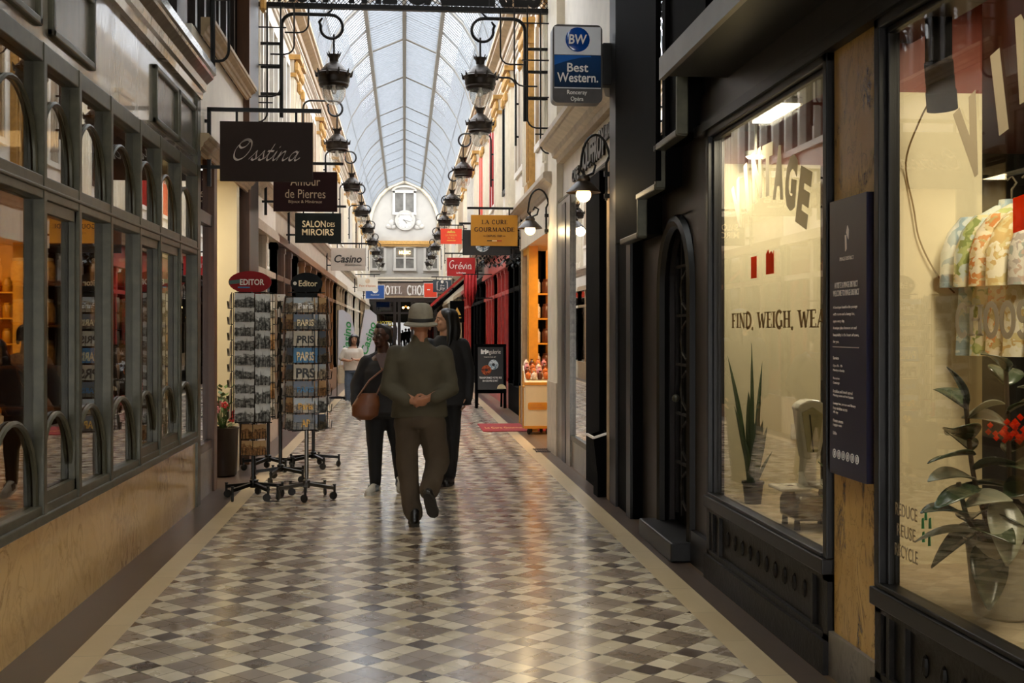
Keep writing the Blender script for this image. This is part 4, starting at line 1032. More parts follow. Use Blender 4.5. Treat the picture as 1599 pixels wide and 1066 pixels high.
MB().lathe([(.06,-.04),(.06,0)], (.07, YF+.05, 2.85), 12, axis='y').build('backplate', 'gilt', t)
b = MB(); b.ball((-.06, YF-.02, 2.78), .05, 8); b.ball((.2, YF-.02, 2.78), .05, 8); b.build('bulb', EM('far_bulb', '#ffcf7a', 14), t); settle(t)

# cafe fascia lettering
MT['inkdark'] = P('dark_letter', '#1d1712', .4)
t = thing('cafe_lettering', 'tall dark letters fixed on the white fascia above the cafe entrance', 'lettering', (XR+.04, 12.1, 3.2))
text('JOUFFROY', 'inkdark', RIGHTW(XR+.034, 12.05, 3.36), w=1.5, h=.36, parent=t, bold=.05, depth=.012); text('CAFE', 'inkdark', RIGHTW(XR+.034, 13.3, 3.32), w=.5, h=.14, parent=t, bold=.04, depth=.012, name='small_lettering')
text('LIBRAIRIE', 'inkdark', RIGHTW(XR+.034, 11.1, 3.45), w=.48, h=.14, parent=t, bold=.04, depth=.012, name='small_lettering'); settle(t)

# ------------------------------------------------------------------ arched wall lamps with glowing bulbs
MT['shade'] = P('enamel_shade', '#2a2017', .4, .3, .2, 12); MT['bulbglow'] = EM('warm_bulb', '#ffd596', 3.5)
def wall_lamp(Y, X, zr, R, label, k=1.0):
    t = thing('wall_lamp', label, 'lamp', (X, Y, zr-.15)); wx = XR-.03
    b = MB(); cx = X+ (wx-X)/2*.98; rx = (wx-X)/2*1.05
    pts = [(wx-.03, Y, zr-.12), (wx-.03, Y, zr+.22)]+[(cx+rx*math.cos(a/12*PI), Y, zr+.22+R*math.sin(a/12*PI)) for a in range(1, 12)]
    pts += [(X-.02, Y, zr+.16), (X+.03, Y, zr+.1), (X+.1, Y, zr+.13), (X+.12, Y, zr+.2), (X+.07, Y, zr+.23), (X+.05, Y, zr+.19)]
    b.tube([tuple(q) for q in pts], .012, 8); b.box(wx-.05, wx+.02, Y-.025, Y+.025, zr-.1, zr-.06); b.box(wx-.05, wx+.02, Y-.025, Y+.025, zr+.1, zr+.14)
    b.build('arched_bracket', 'iron', t)
    s = MB(); s.lathe([(.02,zr+.11),(.05,zr+.1),(.065,zr+.07),(.06,zr+.05),(.07,zr+.045),(.15*k,zr-.035),(.16*k,zr-.05),(.155*k,zr-.052),(.06,zr+.03),(.03,zr+.06)], (X+.01, Y, 0), 22, caps=False); s.tube([(X+.01, Y, zr+.1), (X+.01, Y, zr+.17)], .01, 6); s.build('shade', 'shade', t)
    MB().ball((X+.01, Y, zr-.07), .07, 14).lathe([(.025,zr-.02),(.025,zr+.03)], (X+.01, Y, 0), 8).build('bulb', 'bulbglow', t)
    L = bpy.data.lights.new('lamp_light', 'POINT'); L.energy = 3.5; L.color = (1, .76, .42); L.shadow_soft_size = .06
    lo = bpy.data.objects.new('lamp_light', L); COL.objects.link(lo); lo.location = (X-.06, Y-.16, zr-.1); settle(t)
wall_lamp(10.72, 1.62, 2.86, .26, 'arched wall lamp with glowing bulb at the cafe entrance by the black pillar')
wall_lamp(15.34, 1.62, 2.93, .24, 'arched wall lamp with glowing bulb on the cream pilaster beside the mustard sign')
# ------------------------------------------------------------------ postcard racks and postcards
MT.update(bw=PHOTO('bw_card', '#eceae6', '#a3a19a', '#34322f', 0), colour=PHOTO('colour_card', '#9dbbd4', '#b3a083', '#4a3e33', 1), sepia=PHOTO('sepia_card', '#c7ab80', '#a3774a', '#5a3a20', 1),
 dusk=PHOTO('dusk_card', '#35587c', '#6b5f4a', '#221e18', 1), bluecard=P('blue_card', '#1f6c9a', .35, 0, .2, 6), beigecard=P('beige_card', '#b9ab93', .4, 0, .15, 9), wire=P('black_wire', '#141312', .4, .5),
 steel=P('grey_tube', '#57534c', .3, .7), rubber=P('black_rubber', '#141414', .6), headred=P('header_red', '#86191a', .55, 0, .06, 4, spec=.15), headblack=P('header_black', '#0b0d0c', .55, spec=.15), stickgreen=P('green_sticker', '#1d3a2a', .4))
card_mesh = {}
NUM = ['first', 'second', 'third', 'fourth', 'fifth', 'sixth', 'seventh', 'eighth', 'ninth', 'tenth', 'eleventh']
def card(w, h, mat, M4, label, group):
    key = (round(w, 3), round(h, 3), mat)
    if key not in card_mesh:
        o = MB().box(-w/2, w/2, -.0015, .0015, -h/2, h/2).build('postcard', mat, smooth=False); card_mesh[key] = o.data
    else:
        o = bpy.data.objects.new('postcard', card_mesh[key]); COL.objects.link(o)
    o.matrix_world = M4
    tag(o, label, 'postcard', group); return o
def rack(x, y, name_label, cols, header=None, pole='wire', ztop=1.9, zbot=.7, base=.27, rot0=18, group='', pz=1.86):
    t = thing('postcard_rack', name_label, 'rack', (x, y, 0), 0, 'revolving postcard racks')
    MB().tube([(0,0,.1),(0,0,pz)], .019, 10).lathe([(.03,.1),(.035,.12),(.035,.17),(.02,.18)], (0,0,0), 12).build('pole', pole, t)
    for k in range(5):
        a = math.radians(rot0+72*k); c, s = math.cos(a)*base, math.sin(a)*base
        lg = MB().bar((c*.06, s*.06, .135), (c, s, .105), .032, .03).build('leg', 'steel' if pole == 'steel' else 'wire', t, smooth=False)
        wn = MB(); wn.lathe([(.012,.06),(.012,.13),(.016,.132),(.016,.14)], (c, s, 0), 8)
        ca, sa = math.cos(a+.9), math.sin(a+.9)
        wn.add(*wheel(c-ca*.012, s-sa*.012, .036, a+.9)); wn.build('caster', 'rubber', lg)
    fr = MB()
    for (phi, R, w, h, rows, z0, pitch, kind) in cols:
        p = math.radians(phi); n = Vector((math.sin(p), -math.cos(p), 0)); u = Vector((math.cos(p), math.sin(p), 0))
        for sgn in (-1, 1):
            q = n*(R-.012)+u*(w/2+.006)*sgn; fr.tube([(q.x, q.y, z0-.01), (q.x, q.y, z0+pitch*rows)], .004, 5)
        for r in range(rows):
            zb = z0+pitch*r
            a = n*(R-.01)-u*w*.42; b = n*(R+.022)-u*w*.42; c = n*(R+.03)-u*w*.42; d = n*(R+.03)+u*w*.42; e = n*(R-.01)+u*w*.42
            for sgn in (-1, 1):
                o1 = n*(R-.01)+u*w*.36*sgn; o2 = n*(R+.024)+u*w*.36*sgn; o3 = n*(R+.03)+u*w*.12*sgn
                fr.tube([(o1.x,o1.y,zb),(o2.x,o2.y,zb-.004),(o2.x+n.x*.008,o2.y+n.y*.008,zb+h*.5),(o3.x,o3.y,zb+h*.5),(o3.x-n.x*.006,o3.y-n.y*.006,zb)], .0028, 4)
            g1, g2 = n*(R-.012)-u*(w/2+.006), n*(R-.012)+u*(w/2+.006)
            fr.tube([(g1.x,g1.y,zb-.004),(g2.x,g2.y,zb-.004)], .003, 4)
    for z in (zbot, (zbot+ztop)/2, ztop):
        for phi in range(0, 360, 45):
            p = math.radians(phi); fr.tube([(0,0,z),(math.sin(p)*.17,-math.cos(p)*.17,z)], .004, 4)
    fr.build('wire_pockets', 'wire', t)
    if header:
        mat, hw, z0, z1, hx = header
        zc = (z0+z1)/2; hd = MB(); hd.prism([(hx+hw/2*math.cos(a/28*2*PI), zc+(z1-z0)/2*math.sin(a/28*2*PI)) for a in range(28)], 'y', -.012, .012)
        hd.box(hx-.1, hx+.1, -.01, .01, z0-.03, z0+.05); o = hd.build('header', mat, t, smooth=False)
        if mat == 'headred':
            text('EDITOR', 'inkpale', FRONT(hx+.02, -.014, zc), w=.22, h=.055, parent=o, bold=.02); MB().bar((hx-.19,-.014,zc-.005),(hx-.07,-.014,zc+.01),.004,.035).build('sticker', 'stickgreen', o, smooth=False)
            MB().box(hx-.11, hx-.0, -.015, -.012, zc-.055, zc-.043).build('underline', 'bluecard', o, smooth=False)
        else:
            text('Editor', 'inkcream', FRONT(hx+.015, -.014, zc), w=.17, h=.055, parent=o, bold=.015); MB().lathe([(.017,-.016),(.017,-.012)], (hx-.105, 0, zc), 12, axis='y').build('logo_dot', 'inkpale', o)
    return t
def wheel(cx, cy, r, a, w=.011, n=14):
    d = Vector((-math.sin(a), math.cos(a), 0)); e = Vector((math.cos(a), math.sin(a), 0)); vs, fs = [], []
    for rr, off in ((r*.5, -w), (r, -w*.8), (r, w*.8), (r*.5, w)):
        for k in range(n):
            t = 2*PI*k/n; p = Vector((cx, cy, r))+e*math.cos(t)*rr+Vector((0,0,1))*math.sin(t)*rr+d*off; vs.append(p)
    for i in range(3):
        for k in range(n): fs.append((i*n+k, i*n+(k+1)%n, (i+1)*n+(k+1)%n, (i+1)*n+k))
    fs += [tuple(range(n-1,-1,-1)), tuple(range(3*n, 4*n))]
    return vs, fs
def fill(x, y, cols, names, matf, descf, group):
    for ci, (phi, R, w, h, rows, z0, pitch, kind) in enumerate(cols):
        p = math.radians(phi)
        for r in range(rows):
            k = rows-1-r; mat = matf(ci, k)
            hh = min(h, pitch*1.02)
            M4 = Matrix.Translation((x, y, 0)) @ Matrix.Rotation(p, 4, 'Z') @ Matrix.Translation((0, -R-.009, z0+hh/2+pitch*r+.002)) @ Matrix.Rotation(-.1, 4, 'X')
            o = card(w, hh, mat, M4, '%s, %s down in %s' % (descf(ci, k), NUM[k], names[ci]), group)
            yield ci, k, o
LX, LY = -1.39, 11.12
colsL = [(-20,.17,.195,.128,9,.72,.13,0),(34,.18,.15,.165,7,.72,.166,0),(88,.2,.14,.13,8,.74,.145,0),(-88,.2,.14,.13,8,.74,.145,0),(-16,.11,.135,.13,2,.41,.15,0),(36,.12,.12,.13,2,.41,.15,0)]
rack(LX, LY, 'revolving postcard rack with red oval header, front left beside the window', colsL, ('headred', .39, 1.895, 2.1, -.03), group='L')
namL = ['wide column, red-headed rack','upright column, red-headed rack','right edge column, red-headed rack','left edge column, red-headed rack','low left column, red-headed rack','low right column, red-headed rack']
def dL(ci, k): return 'sepia postcard in a wire pocket' if ci > 3 else ('black and white postcard with wide view' if ci == 0 else ('black and white upright postcard' if ci == 1 else 'postcard seen edge on'))
list(fill(LX, LY, colsL, namL, lambda ci, k: 'sepia' if ci > 3 else ('bw' if ci < 2 else 'beigecard'), dL, 'postcards on the red-headed rack'))
RX_, RY_ = -.90, 11.07
colsR = [(-48,.18,.12,.135,8,.65,.152,0),(2,.175,.215,.135,8,.65,.152,0),(44,.185,.14,.135,8,.65,.152,0),(92,.2,.12,.135,8,.65,.152,0),(-92,.2,.12,.135,8,.65,.152,0)]
rack(RX_, RY_, 'revolving postcard rack with black oval header and grey pole, front right of the group', colsR, ('headblack', .29, 1.885, 2.085, 0), 'steel', group='R', zbot=.63, rot0=-88)
namR = ['left slanted column, black-headed rack','middle column, black-headed rack','right slanted column, black-headed rack','right edge column, black-headed rack','left edge column, black-headed rack']
matsR = ['colour','dusk','beigecard','bluecard','beigecard','dusk','colour','dusk']
wr = {0: ('Paris','inkwhite',.13,.05), 1: ('PARIS','inkcream',.15,.06), 2: ('PRIS','inkblack',.15,.07), 3: ('PARIS','inkcream',.16,.08), 4: ('PRS','inkblack',.17,.09), 5: ('PARIS','bluecard',.15,.05), 6: ('Paris','inkgold',.13,.06), 7: ('AP','inkgold',.08,.07)}
for ci, k, o in list(fill(RX_, RY_, colsR, namR, lambda ci, k: matsR[k] if ci == 1 else ['colour','dusk','sepia','dusk','bw'][(ci+k*2) % 5], lambda ci, k: 'lettered colour postcard' if ci == 1 else ('colour postcard of the city' if ci in (0, 2) else 'postcard seen edge on'), 'postcards on the black-headed rack')):
    if ci == 1:
        s, mt, w_, h_ = wr[k]
        text(s, mt, FRONT(0, -.0025, -.01), w=w_, h=h_, parent=o, bold=.03, depth=.001)
    if ci in (0, 1, 2) and k < 8:      # tops of the stacked cards showing above the front one
        pass
TX, TY = -1.27, 12.35
colsT = [(28,.19,.14,.15,7,.7,.165,0),(80,.19,.13,.15,7,.7,.165,0),(-30,.18,.16,.15,7,.7,.165,0)]
rack(TX, TY, 'revolving postcard rack without header standing behind the two front racks', colsT, None, base=.28, rot0=40, group='T')
list(fill(TX, TY, colsT, ['right-facing column, headless rear rack','edge column, headless rear rack','left-facing column, headless rear rack'], lambda ci, k: ['beigecard','sepia','bw'][(ci+k) % 3], lambda ci, k: 'cream postcard', 'postcards on the rear middle rack'))
t = thing('price_card', 'small white printed notice clipped on top of the rear middle rack', 'notice', (TX-.02, TY-.1, 1.86)); MB().box(TX-.1, TX+.06, TY-.105, TY-.1, 1.68, 1.92).build('card', 'inkwhite', t, smooth=False)
b = MB(); b.box(TX-.09, TX+.05, TY-.108, TY-.105, 1.79, 1.85); b.build('print', 'inkblack', t, smooth=False); settle(t)
FX, FY = -1.03, 13.6
colsF = [(0,.17,.2,.14,7,.72,.155,0),(60,.17,.13,.14,7,.72,.155,0)]
rack(FX, FY, 'revolving postcard rack farthest back, mostly hidden by the black-headed rack', colsF, None, base=.29, rot0=10, group='F')
rack(-1.5, 13.3, 'low empty rack base on casters behind the red-headed rack', [(20,.12,.1,.12,2,.6,.15,0)], None, base=.28, rot0=30, ztop=.9, zbot=.6, pz=.95)

# planter with flowers by the recessed shop
MT['leaf'] = LEAFM('green_leaf', '#2f4a22', '#56703a', '#8c9a5a'); MT['redflower'] = P('red_flower', '#b8322c', .6, 0, .2, 20); MT['pinkflower'] = P('pink_flower', '#c9828a', .6, 0, .2, 20)
MT['darkpot'] = P('dark_bucket', '#2a1f1a', .35, .3, .2, 8)
t = thing('flower_bucket', 'dark tall bucket of red flowers and leaves by the shop entrance', 'planter', (-1.93, 12.85, 0))
MB().lathe([(.13,0),(.15,.02),(.17,.5),(.18,.52),(.165,.52),(.15,.45)], (-1.93,12.85,0), 20).build('bucket', 'darkpot', t)
lf = MB()
for k in range(60):
    a = rnd.random()*2*PI; r = rnd.random()*.14; z = .5+rnd.random()*.45; c = Vector((-1.93+r*math.cos(a), 12.85+r*math.sin(a), z)); d = Vector((math.cos(a), math.sin(a), .6)).normalized()*.09; s = Vector((-d.y, d.x, 0))*.35
    lf.add([c, c+d*.5+s, c+d, c+d*.5-s], [(0,1,2,3)])
for k in range(10):
    a = k*.63; lf.tube([(-1.93,12.85,.4),(-1.93+.1*math.cos(a),12.85+.1*math.sin(a),.85)], .006, 5)
lf.build('foliage', 'leaf', t, smooth=False)
for k in range(9):
    a = k*.7; z = .62+.05*(k % 4); fl = MB()
    for q in range(5): fl.ball((-1.9+.12*math.cos(a)+.022*math.cos(q*1.257), 12.75+.1*math.sin(a), z+.022*math.sin(q*1.257)), .018, 6)
    fl.build('flower', 'redflower' if k % 3 else 'pinkflower', t)
settle(t)

# ------------------------------------------------------------------ right: A-frame board, sweets cart, mat, bin, flags
MT['iriso'] = CLOTHPRINT('iris_orange', ['#b4502a','#7d3418','#d07a3c','#59210f'], 30)
t = thing('sandwich_board', 'black standing sandwich board advertising an iris photo gallery', 'sign', (1.72, 23.6, 0))
fr = MB()
for x in (1.43, 2.0): fr.bar((x, 23.58, 0), (x, 23.66, 1.27), .06, .05)
fr.box(1.4, 2.03, 23.62, 23.68, 1.22, 1.28); fr.box(1.4, 2.03, 23.56, 23.62, .3, .37); fr.build('frame', 'black', t, smooth=False)
bl = MB()
for x in (1.47, 1.96): bl.bar((x, 24.0, 0), (x, 23.72, 1.22), .04, .04)
bl.build('rear_legs', 'black', t, smooth=False)
pn = MB().bar((1.715, 23.585, .36), (1.715, 23.645, 1.24), .52, .012, (0,1,0)).build('poster', P('poster_black', '#1c1a18', .3), t, smooth=False)
text('iris', 'inkwhite', FRONT(1.6, 23.6, 1.13), w=.16, h=.1, parent=t, bold=.06); text('galerie', 'inkpale', FRONT(1.8, 23.6, 1.115), w=.23, h=.11, parent=t)
text('YOUR EYE YOUR ART', 'inkpale', FRONT(1.7, 23.595, 1.02), w=.24, h=.025, parent=t); text('TRANSFORMEZ VOTRE IRIS', 'inkwhite', FRONT(1.71, 23.585, .61), w=.45, h=.04, parent=t, bold=.01); text('EN OEUVRE D\'ART', 'inkwhite', FRONT(1.71, 23.58, .55), w=.31, h=.04, parent=t, bold=.01)
MB().lathe([(.03,-.004),(.1,-.004),(.1,.004),(.03,.004),(.03,-.004)], (1.77, 23.592, .87), 22, axis='y', caps=False).build('iris_picture', 'iris', t)
MB().lathe([(.028,-.004),(.1,-.004),(.1,.004),(.028,.004),(.028,-.004)], (1.63, 23.582, .76), 22, axis='y', caps=False).build('iris_picture', 'iriso', t)
MB().prism([(1.93+.09*math.cos(k/12*PI), .39+.09*math.sin(k/12*PI)) for k in range(13)], 'y', 23.565, 23.57).build('badge', 'inkcream', t, smooth=False); settle(t)
t = thing('sweets_cart', 'cream and yellow wheeled sweets cart in the yellow shop doorway', 'cart', (1.97, 17.6, 0)); cy0, cy1, cx0, cx1 = 17.55, 17.95, 1.79, 2.16
MB().box(cx0, cx1, cy0, cy1, .1, .74).build('body', 'creamroom', t, smooth=False, bevel=.01)
tr = MB(); tr.box(cx0-.01, cx1+.01, cy0-.01, cy1, .74, .78); tr.box(cx0-.012, cx1+.012, cy0-.012, cy0+.01, .09, .13); tr.box(cx1-.02, cx1+.012, cy0-.012, cy0+.01, .1, .76); tr.build('yellow_trim', 'yellow', t, smooth=False)
MB().add([(cx0,cy0,.78),(cx1,cy0,.78),(cx1,cy1,1.02),(cx0,cy1,1.02),(cx0,cy1,.78),(cx1,cy1,.78)], [(0,1,2,3),(0,3,4),(1,5,2),(3,2,5,4)]).build('display_slope', 'creamroom', t, smooth=False)
MB().prism(rrect(cx0+.04, cx1-.03, .37, .48, .03), 'y', cy0-.008, cy0).build('plaque', 'yellow', t, smooth=False)
text('LA CURE', 'inkorange', FRONT((cx0+cx1)/2, cy0-.01, .445), w=.13, h=.025, parent=t, depth=.001); text('GOURMANDE', 'inkorange', FRONT((cx0+cx1)/2, cy0-.01, .405), w=.22, h=.025, parent=t, depth=.001)
for x in (cx0+.06, cx1-.09, cx1-.03, cx0+.12): 
    MB().add(*wheel(x, cy0+.05 if x < 1.9 or x > 2.1 else cy1-.06, .045, PI/2+.3)).build('wheel', 'rubber', t)
MB().tube([(cx0-.03,cy0-.02,.1),(cx0-.035,cy0-.02,.95)], .012, 8).tube([(cx0-.06,cy0+.2,.16),(cx0-.06,cy0+.2,.72)], .012, 8).ball((cx0-.03,cy0-.03,.72), .025, 8).build('post', 'gilt', t); settle(t)
cand = ['sepia','orangesweet','creamroom','pinkflower','orangesweet','sgyellow']; MT['orangesweet'] = P('orange_sweets', '#d0702c', .3, 0, .35, 60); MT['chocsweet'] = P('brown_sweets', '#5b2d16', .3, 0, .3, 50); MT['palesweet'] = P('pale_sweets', '#e3d2c2', .25, 0, .2, 50)
sn = [('orangesweet','orange'),('palesweet','pale'),('chocsweet','brown'),('orangesweet','orange'),('pinkflower','pink')]
for r in range(4):
    for c in range(4):
        mt, cn_ = sn[(r*2+c) % 5]; x = cx0+.05+c*.09; y = cy0+.06+r*.095; z = .78+(y-cy0)*.6
        b = MB(); b.loft([((x,y,z+.012),.034,.03),((x,y,z+.05),.044,.036),((x,y,z+.09),.036,.03),((x,y,z+.115),.012,.01),((x,y,z+.135),.03,.012)], n=10)
        tag(b.build('sweet_bag', mt), '%s bag of sweets on the cart, %s row, %s from the left' % (cn_, ['front','second','third','back'][r], NUM[c]), 'sweets', 'bags of sweets on the yellow cart')
for z, nm_ in ((.95,'lowest'),(1.35,'second'),(1.75,'third'),(2.15,'highest')):
    tag(MB().box(2.02, 2.75, 18.9, 19.18, z-.025, z).build('shelf_board', 'yellow', smooth=False), '%s yellow shelf of sweets inside the yellow shop' % nm_, 'shelf', 'shelf boards in the yellow shop')
    for c in range(4):
        mt = ['orangesweet','palesweet','chocsweet','sgyellow'][(c+int(z*10)) % 4]
        tag(MB().lathe([(.06,0),(.07,.02),(.07,.17),(.05,.2),(.052,.23),(.01,.235)], (2.12+c*.16, 19.04, z), 12).build('sweet_tin', mt), '%s tin on the %s shelf of the yellow shop, %s from the left' % (['orange','pale','brown','yellow'][(c+int(z*10)) % 4], nm_, NUM[c]), 'tin', 'tins in the yellow shop')
t = thing('door_mat', 'red doormat with gold lettering before the yellow shop', 'mat', (1.55, 18.8, 0)); MB().box(1.2, 2.3, 18.1, 19.55, .002, .014).build('pile', P('red_mat', '#8f2527', .9, 0, .1, 30, .1), t, smooth=False)
text('La Cure Gourmande', 'inkgold', Matrix.Translation((1.62, 18.7, .0155)) @ Matrix.Rotation(0, 4, 'Z'), w=.7, h=.28, parent=t, depth=.0005); settle(t)
t = thing('floor_grate', 'small dark iron drain grate in the floor by the cream pilaster', 'grate', (1.78, 15.2, 0)); b = MB()
for k in range(7): b.box(1.68+k*.03, 1.695+k*.03, 15.0, 15.4, .001, .008)
b.box(1.67, 1.9, 15.0, 15.03, .001, .008).box(1.67, 1.9, 15.37, 15.4, .001, .008); b.build('bars', 'iron', t, smooth=False); settle(t)
t = thing('wall_bin', 'small black bin with pale rim beside the cafe entrance', 'bin', (1.83, 11.0, .2)); b = MB(); b.add([(1.78,10.85,.22),(1.9,10.85,.22),(1.9,11.2,.22),(1.78,11.2,.22),(1.74,10.83,.55),(1.9,10.83,.6),(1.9,11.22,.6),(1.74,11.22,.55)], [(0,3,2,1),(0,1,5,4),(1,2,6,5),(2,3,7,6),(3,0,4,7)]); b.build('bucket', 'black', t, smooth=False)
MB().bar((1.74,10.83,.56),(1.74,11.22,.56),.02).bar((1.74,10.83,.56),(1.9,10.83,.61),.02).build('rim', 'inkwhite', t, smooth=False); MB().box(1.79,1.9,10.9,11.15,0,.22).build('foot', 'black', t, smooth=False); settle(t)
t = thing('display_spinner', 'tall rack of shiny packets inside the dark cafe doorway', 'rack', (2.2, 11.7, 0))
b = MB(); b.tube([(2.2,11.7,0),(2.2,11.7,2.05)], .02, 8); b.lathe([(.2,0),(.2,.03),(.03,.05)], (2.2,11.7,0), 14); b.build('pole', 'steel', t)
for k in range(8):
    q = MB()
    for j in range(3): q.ball((2.08+.05*j, 11.58-.02*j, .7+k*.17), (.045, .02, .075), 8)
    q.build('packet_tier', ['inkpale','navy','redpaint','inkgreen'][k % 4], t)
settle(t)
MT['flagcloth'] = P('flag_cloth', '#cfcdd2', .7, 0, .03, 3)
def flag(x, y, lean, label, s, mirror=1):
    t = thing('feather_flag', label, 'flag', (x, y, 0)); H0 = 2.05
    def pt(u, z): return (x+lean*(z/H0)**1.3+u, z)
    pole = [(x+lean*(z/H0)**1.3-.02*mirror, y, z) for z in (0, .5, 1, 1.5, 1.9, 2.02)]; MB().tube(pole, .012, 6).build('pole', 'steel', t)
    out = [pt(0, z) for z in (.75, 1.1, 1.5, 1.85, 2.02)]+[pt(-.1*mirror*-1, 2.03), pt(.28*mirror, 1.9), pt(.36*mirror, 1.6), pt(.38*mirror, 1.1), pt(.36*mirror, .8)]
    MB().prism(out, 'y', y-.006, y+.006).build('cloth', 'flagcloth', t, smooth=False)
    ang = math.atan2(1.2, lean*1.1+.02)
    text(s, 'inkgreen', Matrix.Translation((x+lean*.55+.2*mirror, y-.012, 1.38)) @ Matrix.Rotation(-(ang), 4, 'Y') @ Matrix(((1,0,0,0),(0,0,-1,0),(0,1,0,0),(0,0,0,1))), w=.75, h=.17, parent=t, shear=.2, bold=.02)
    MB().lathe([(.2,0),(.2,.03),(.02,.05)], (x,y,0), 14).build('base', 'black', t); settle(t)
flag(-1.52, 27.4, .02, 'white feather flag standing upright against the left shopfronts', 'Casino'); flag(-1.18, 27.0, .3, 'white feather flag leaning right behind the walking woman in cream', 'Casino')
# things hung along the red facade
t = thing('awning_frame', 'folded red awning arm sloping out under the dark red sign', 'awning', (1.1, 33, 2.2))
MB().bar((1.95,33,3.35),(.75,33,2.26),.07).bar((1.95,35.5,3.35),(.75,35.5,2.26),.07).build('arm', 'redpaint', t, smooth=False); MB().bar((1.98,33.1,3.2),(.8,33.1,2.15),.09).build('strut', 'black', t, smooth=False); settle(t)
t = thing('hanging_board', 'black hanging menu board with gold emblem before the red shopfront', 'sign', (1.24, 28, 1.75)); MB().box(1.07,1.41,27.98,28.02,1.74,2.25).build('panel', 'black', t, smooth=False)
b = MB(); b.prism([(1.15,1.92),(1.33,1.92),(1.24,2.1)], 'y', 27.972, 27.978).box(1.14,1.34,27.972,27.978,1.84,1.87); b.build('emblem', 'inkgold', t, smooth=False); MB().bar((1.24,28,2.24),(1.24,28,2.32),.02).bar((1.24,28,2.32),(2.1,28,2.32),.025).build('bracket', 'iron', t, smooth=False); settle(t)
b = MB(); N_ = 12
for i in range(N_+1):
    x = 1.38+.3*i/N_; yy = 27.6+.04*math.sin(i*1.9)
    b.v += [(x, yy, 2.85), (x, yy+.02, 2.85-.35-.4*math.sin(PI*i/N_))]
b.f = [(2*i,2*i+2,2*i+3,2*i+1) for i in range(N_)]; b.mi = [0]*N_
o = b.build('red_banner', P('red_cloth', '#b81f20', .7, 0, .15, 12)); md = o.modifiers.new('thick', 'SOLIDIFY'); md.thickness = .008; 
t = thing('red_banner', 'red cloth banner draped in front of the red shopfront', 'banner', (1.53, 27.6, 2.1)); o.name = 'cloth'; o.parent = t; MB().bar((1.35,27.6,2.86),(2.12,27.6,2.86),.025).build('rod', 'iron', t, smooth=False); settle(t)
t = thing('hanging_foliage', 'dark trailing foliage under the black iris sign', 'plant', (1.55, 20.6, 2.6)); b = MB()
for k in range(150):
    x = 1.27+rnd.random()*.75; y = 20.5+rnd.random()*.3; z = 2.9-rnd.random()*.2; a = rnd.random()*6.28; d = Vector((math.cos(a)*.06, math.sin(a)*.05, -.06)); s = Vector((-d.y, d.x, .02))*.4; c = Vector((x,y,z)); b.add([c, c+d*.5+s, c+d, c+d*.5-s], [(0,1,2,3)])
b.build('leaves', P('dark_leaf', '#141914', .5), t, smooth=False); MB().bar((1.25,20.65,2.9),(2.1,20.65,2.9),.02).build('rod', 'iron', t, smooth=False); settle(t)

# ------------------------------------------------------------------ left shop interior: shelves of jars
for z, nm_ in ((.9,'lowest'),(1.25,'second'),(1.6,'middle'),(1.95,'fourth'),(2.3,'top')):
    tag(MB().box(-4.2, -1.98, 10.3, 10.6, z-.02, z).build('shelf_board', 'wood2', smooth=False), '%s wooden shelf board of the warm-lit shop behind the left windows' % nm_, 'shelf', 'shelf boards in the left shop')
MT['jarglass'] = P('jar_contents', '#c8a678', .15, 0, .25, 30); jm = None; rows_ = ['second','third','fourth']
for r, z in enumerate((.9+.35, 1.6, 1.95)):
    for c in range(8):
        x = -3.7+c*.22
        if jm is None:
            jar = thing('sweet_jar', '', 'jar'); MB().lathe([(.06,0),(.075,.02),(.075,.15),(.055,.19)], (0,0,0), 16).build('jar', 'jarglass', jar); MB().lathe([(.058,.19),(.058,.215),(.02,.22)], (0,0,0), 16).build('lid', 'inkpale', jar); jm = o = jar
        else: o = copy_tree(jm)
        o.location = (x, 10.42, z); tag(o, 'glass sweet jar on the %s lit shelf from the bottom, %s from the left' % (rows_[r], NUM[c]), 'jar', 'sweet jars on the lit shelf')

# ------------------------------------------------------------------ right window display
MT.update(snake=LEAFM('snake_leaf', '#1f3320', '#4d6238', '#7d8a55', .4), potblack=P('charcoal_pot', '#20262a', .35), enamel=P('white_enamel', '#d9d4c6', .2, 0, .04, 6, coat=.5), chrome=P('worn_chrome', '#8d8578', .2, .85, .15, 12),
 dialglass=P('dial_face', '#b9b28e', .2), rubberleaf=LEAFM('rubber_leaf', '#25301f', '#47523a', '#c9b98a', .22), rubberleaf2=LEAFM('rubber_leaf_pale', '#7e7f68', '#a3a28c', '#d9cfae', .3), stem=P('plant_stem', '#4b3a28', .7), potwhite=P('pale_pot', '#bdb5a5', .35),
 tagorange=STICK('orange_tag', '#e0480f', .35), whitemetal=STICK('white_sticker', '#f6f0e2', .25), letterfade=STICK('beige_sticker', '#c9bfae', .5), letterbrown=STICK('brown_sticker', '#a8916f', .5), greensticker=P('green_sticker2', '#1e7a3c', .4))
def blade(mb, base, top, w, bend, n=8, twist=0):
    a, b = Vector(base), Vector(top); d = b-a; side = Vector((d.y, -d.x, 0)); side = side.normalized() if side.length > 1e-3 else Vector((1,0,0))
    side = Vector((math.cos(twist), math.sin(twist), 0)); nrm = side.cross(d.normalized()); vs, fs = [], []
    for i in range(n+1):
        t = i/n; ww = w*(.55+.6*t if t < .5 else .85*(1-((t-.5)/.5)**1.8)+.02)*.5; p = a+d*t+Vector(bend)*(t*t)
        vs += [p-side*ww, p+nrm*ww*.35, p+side*ww, p-nrm*.004]
    for i in range(n):
        for j in range(4): fs.append((i*4+j, i*4+(j+1)%4, (i+1)*4+(j+1)%4, (i+1)*4+j))
    fs += [(0,1,2,3), (4*n+3, 4*n+2, 4*n+1, 4*n)]
    mb.add(vs, fs)
px, py = 2.11, 7.04
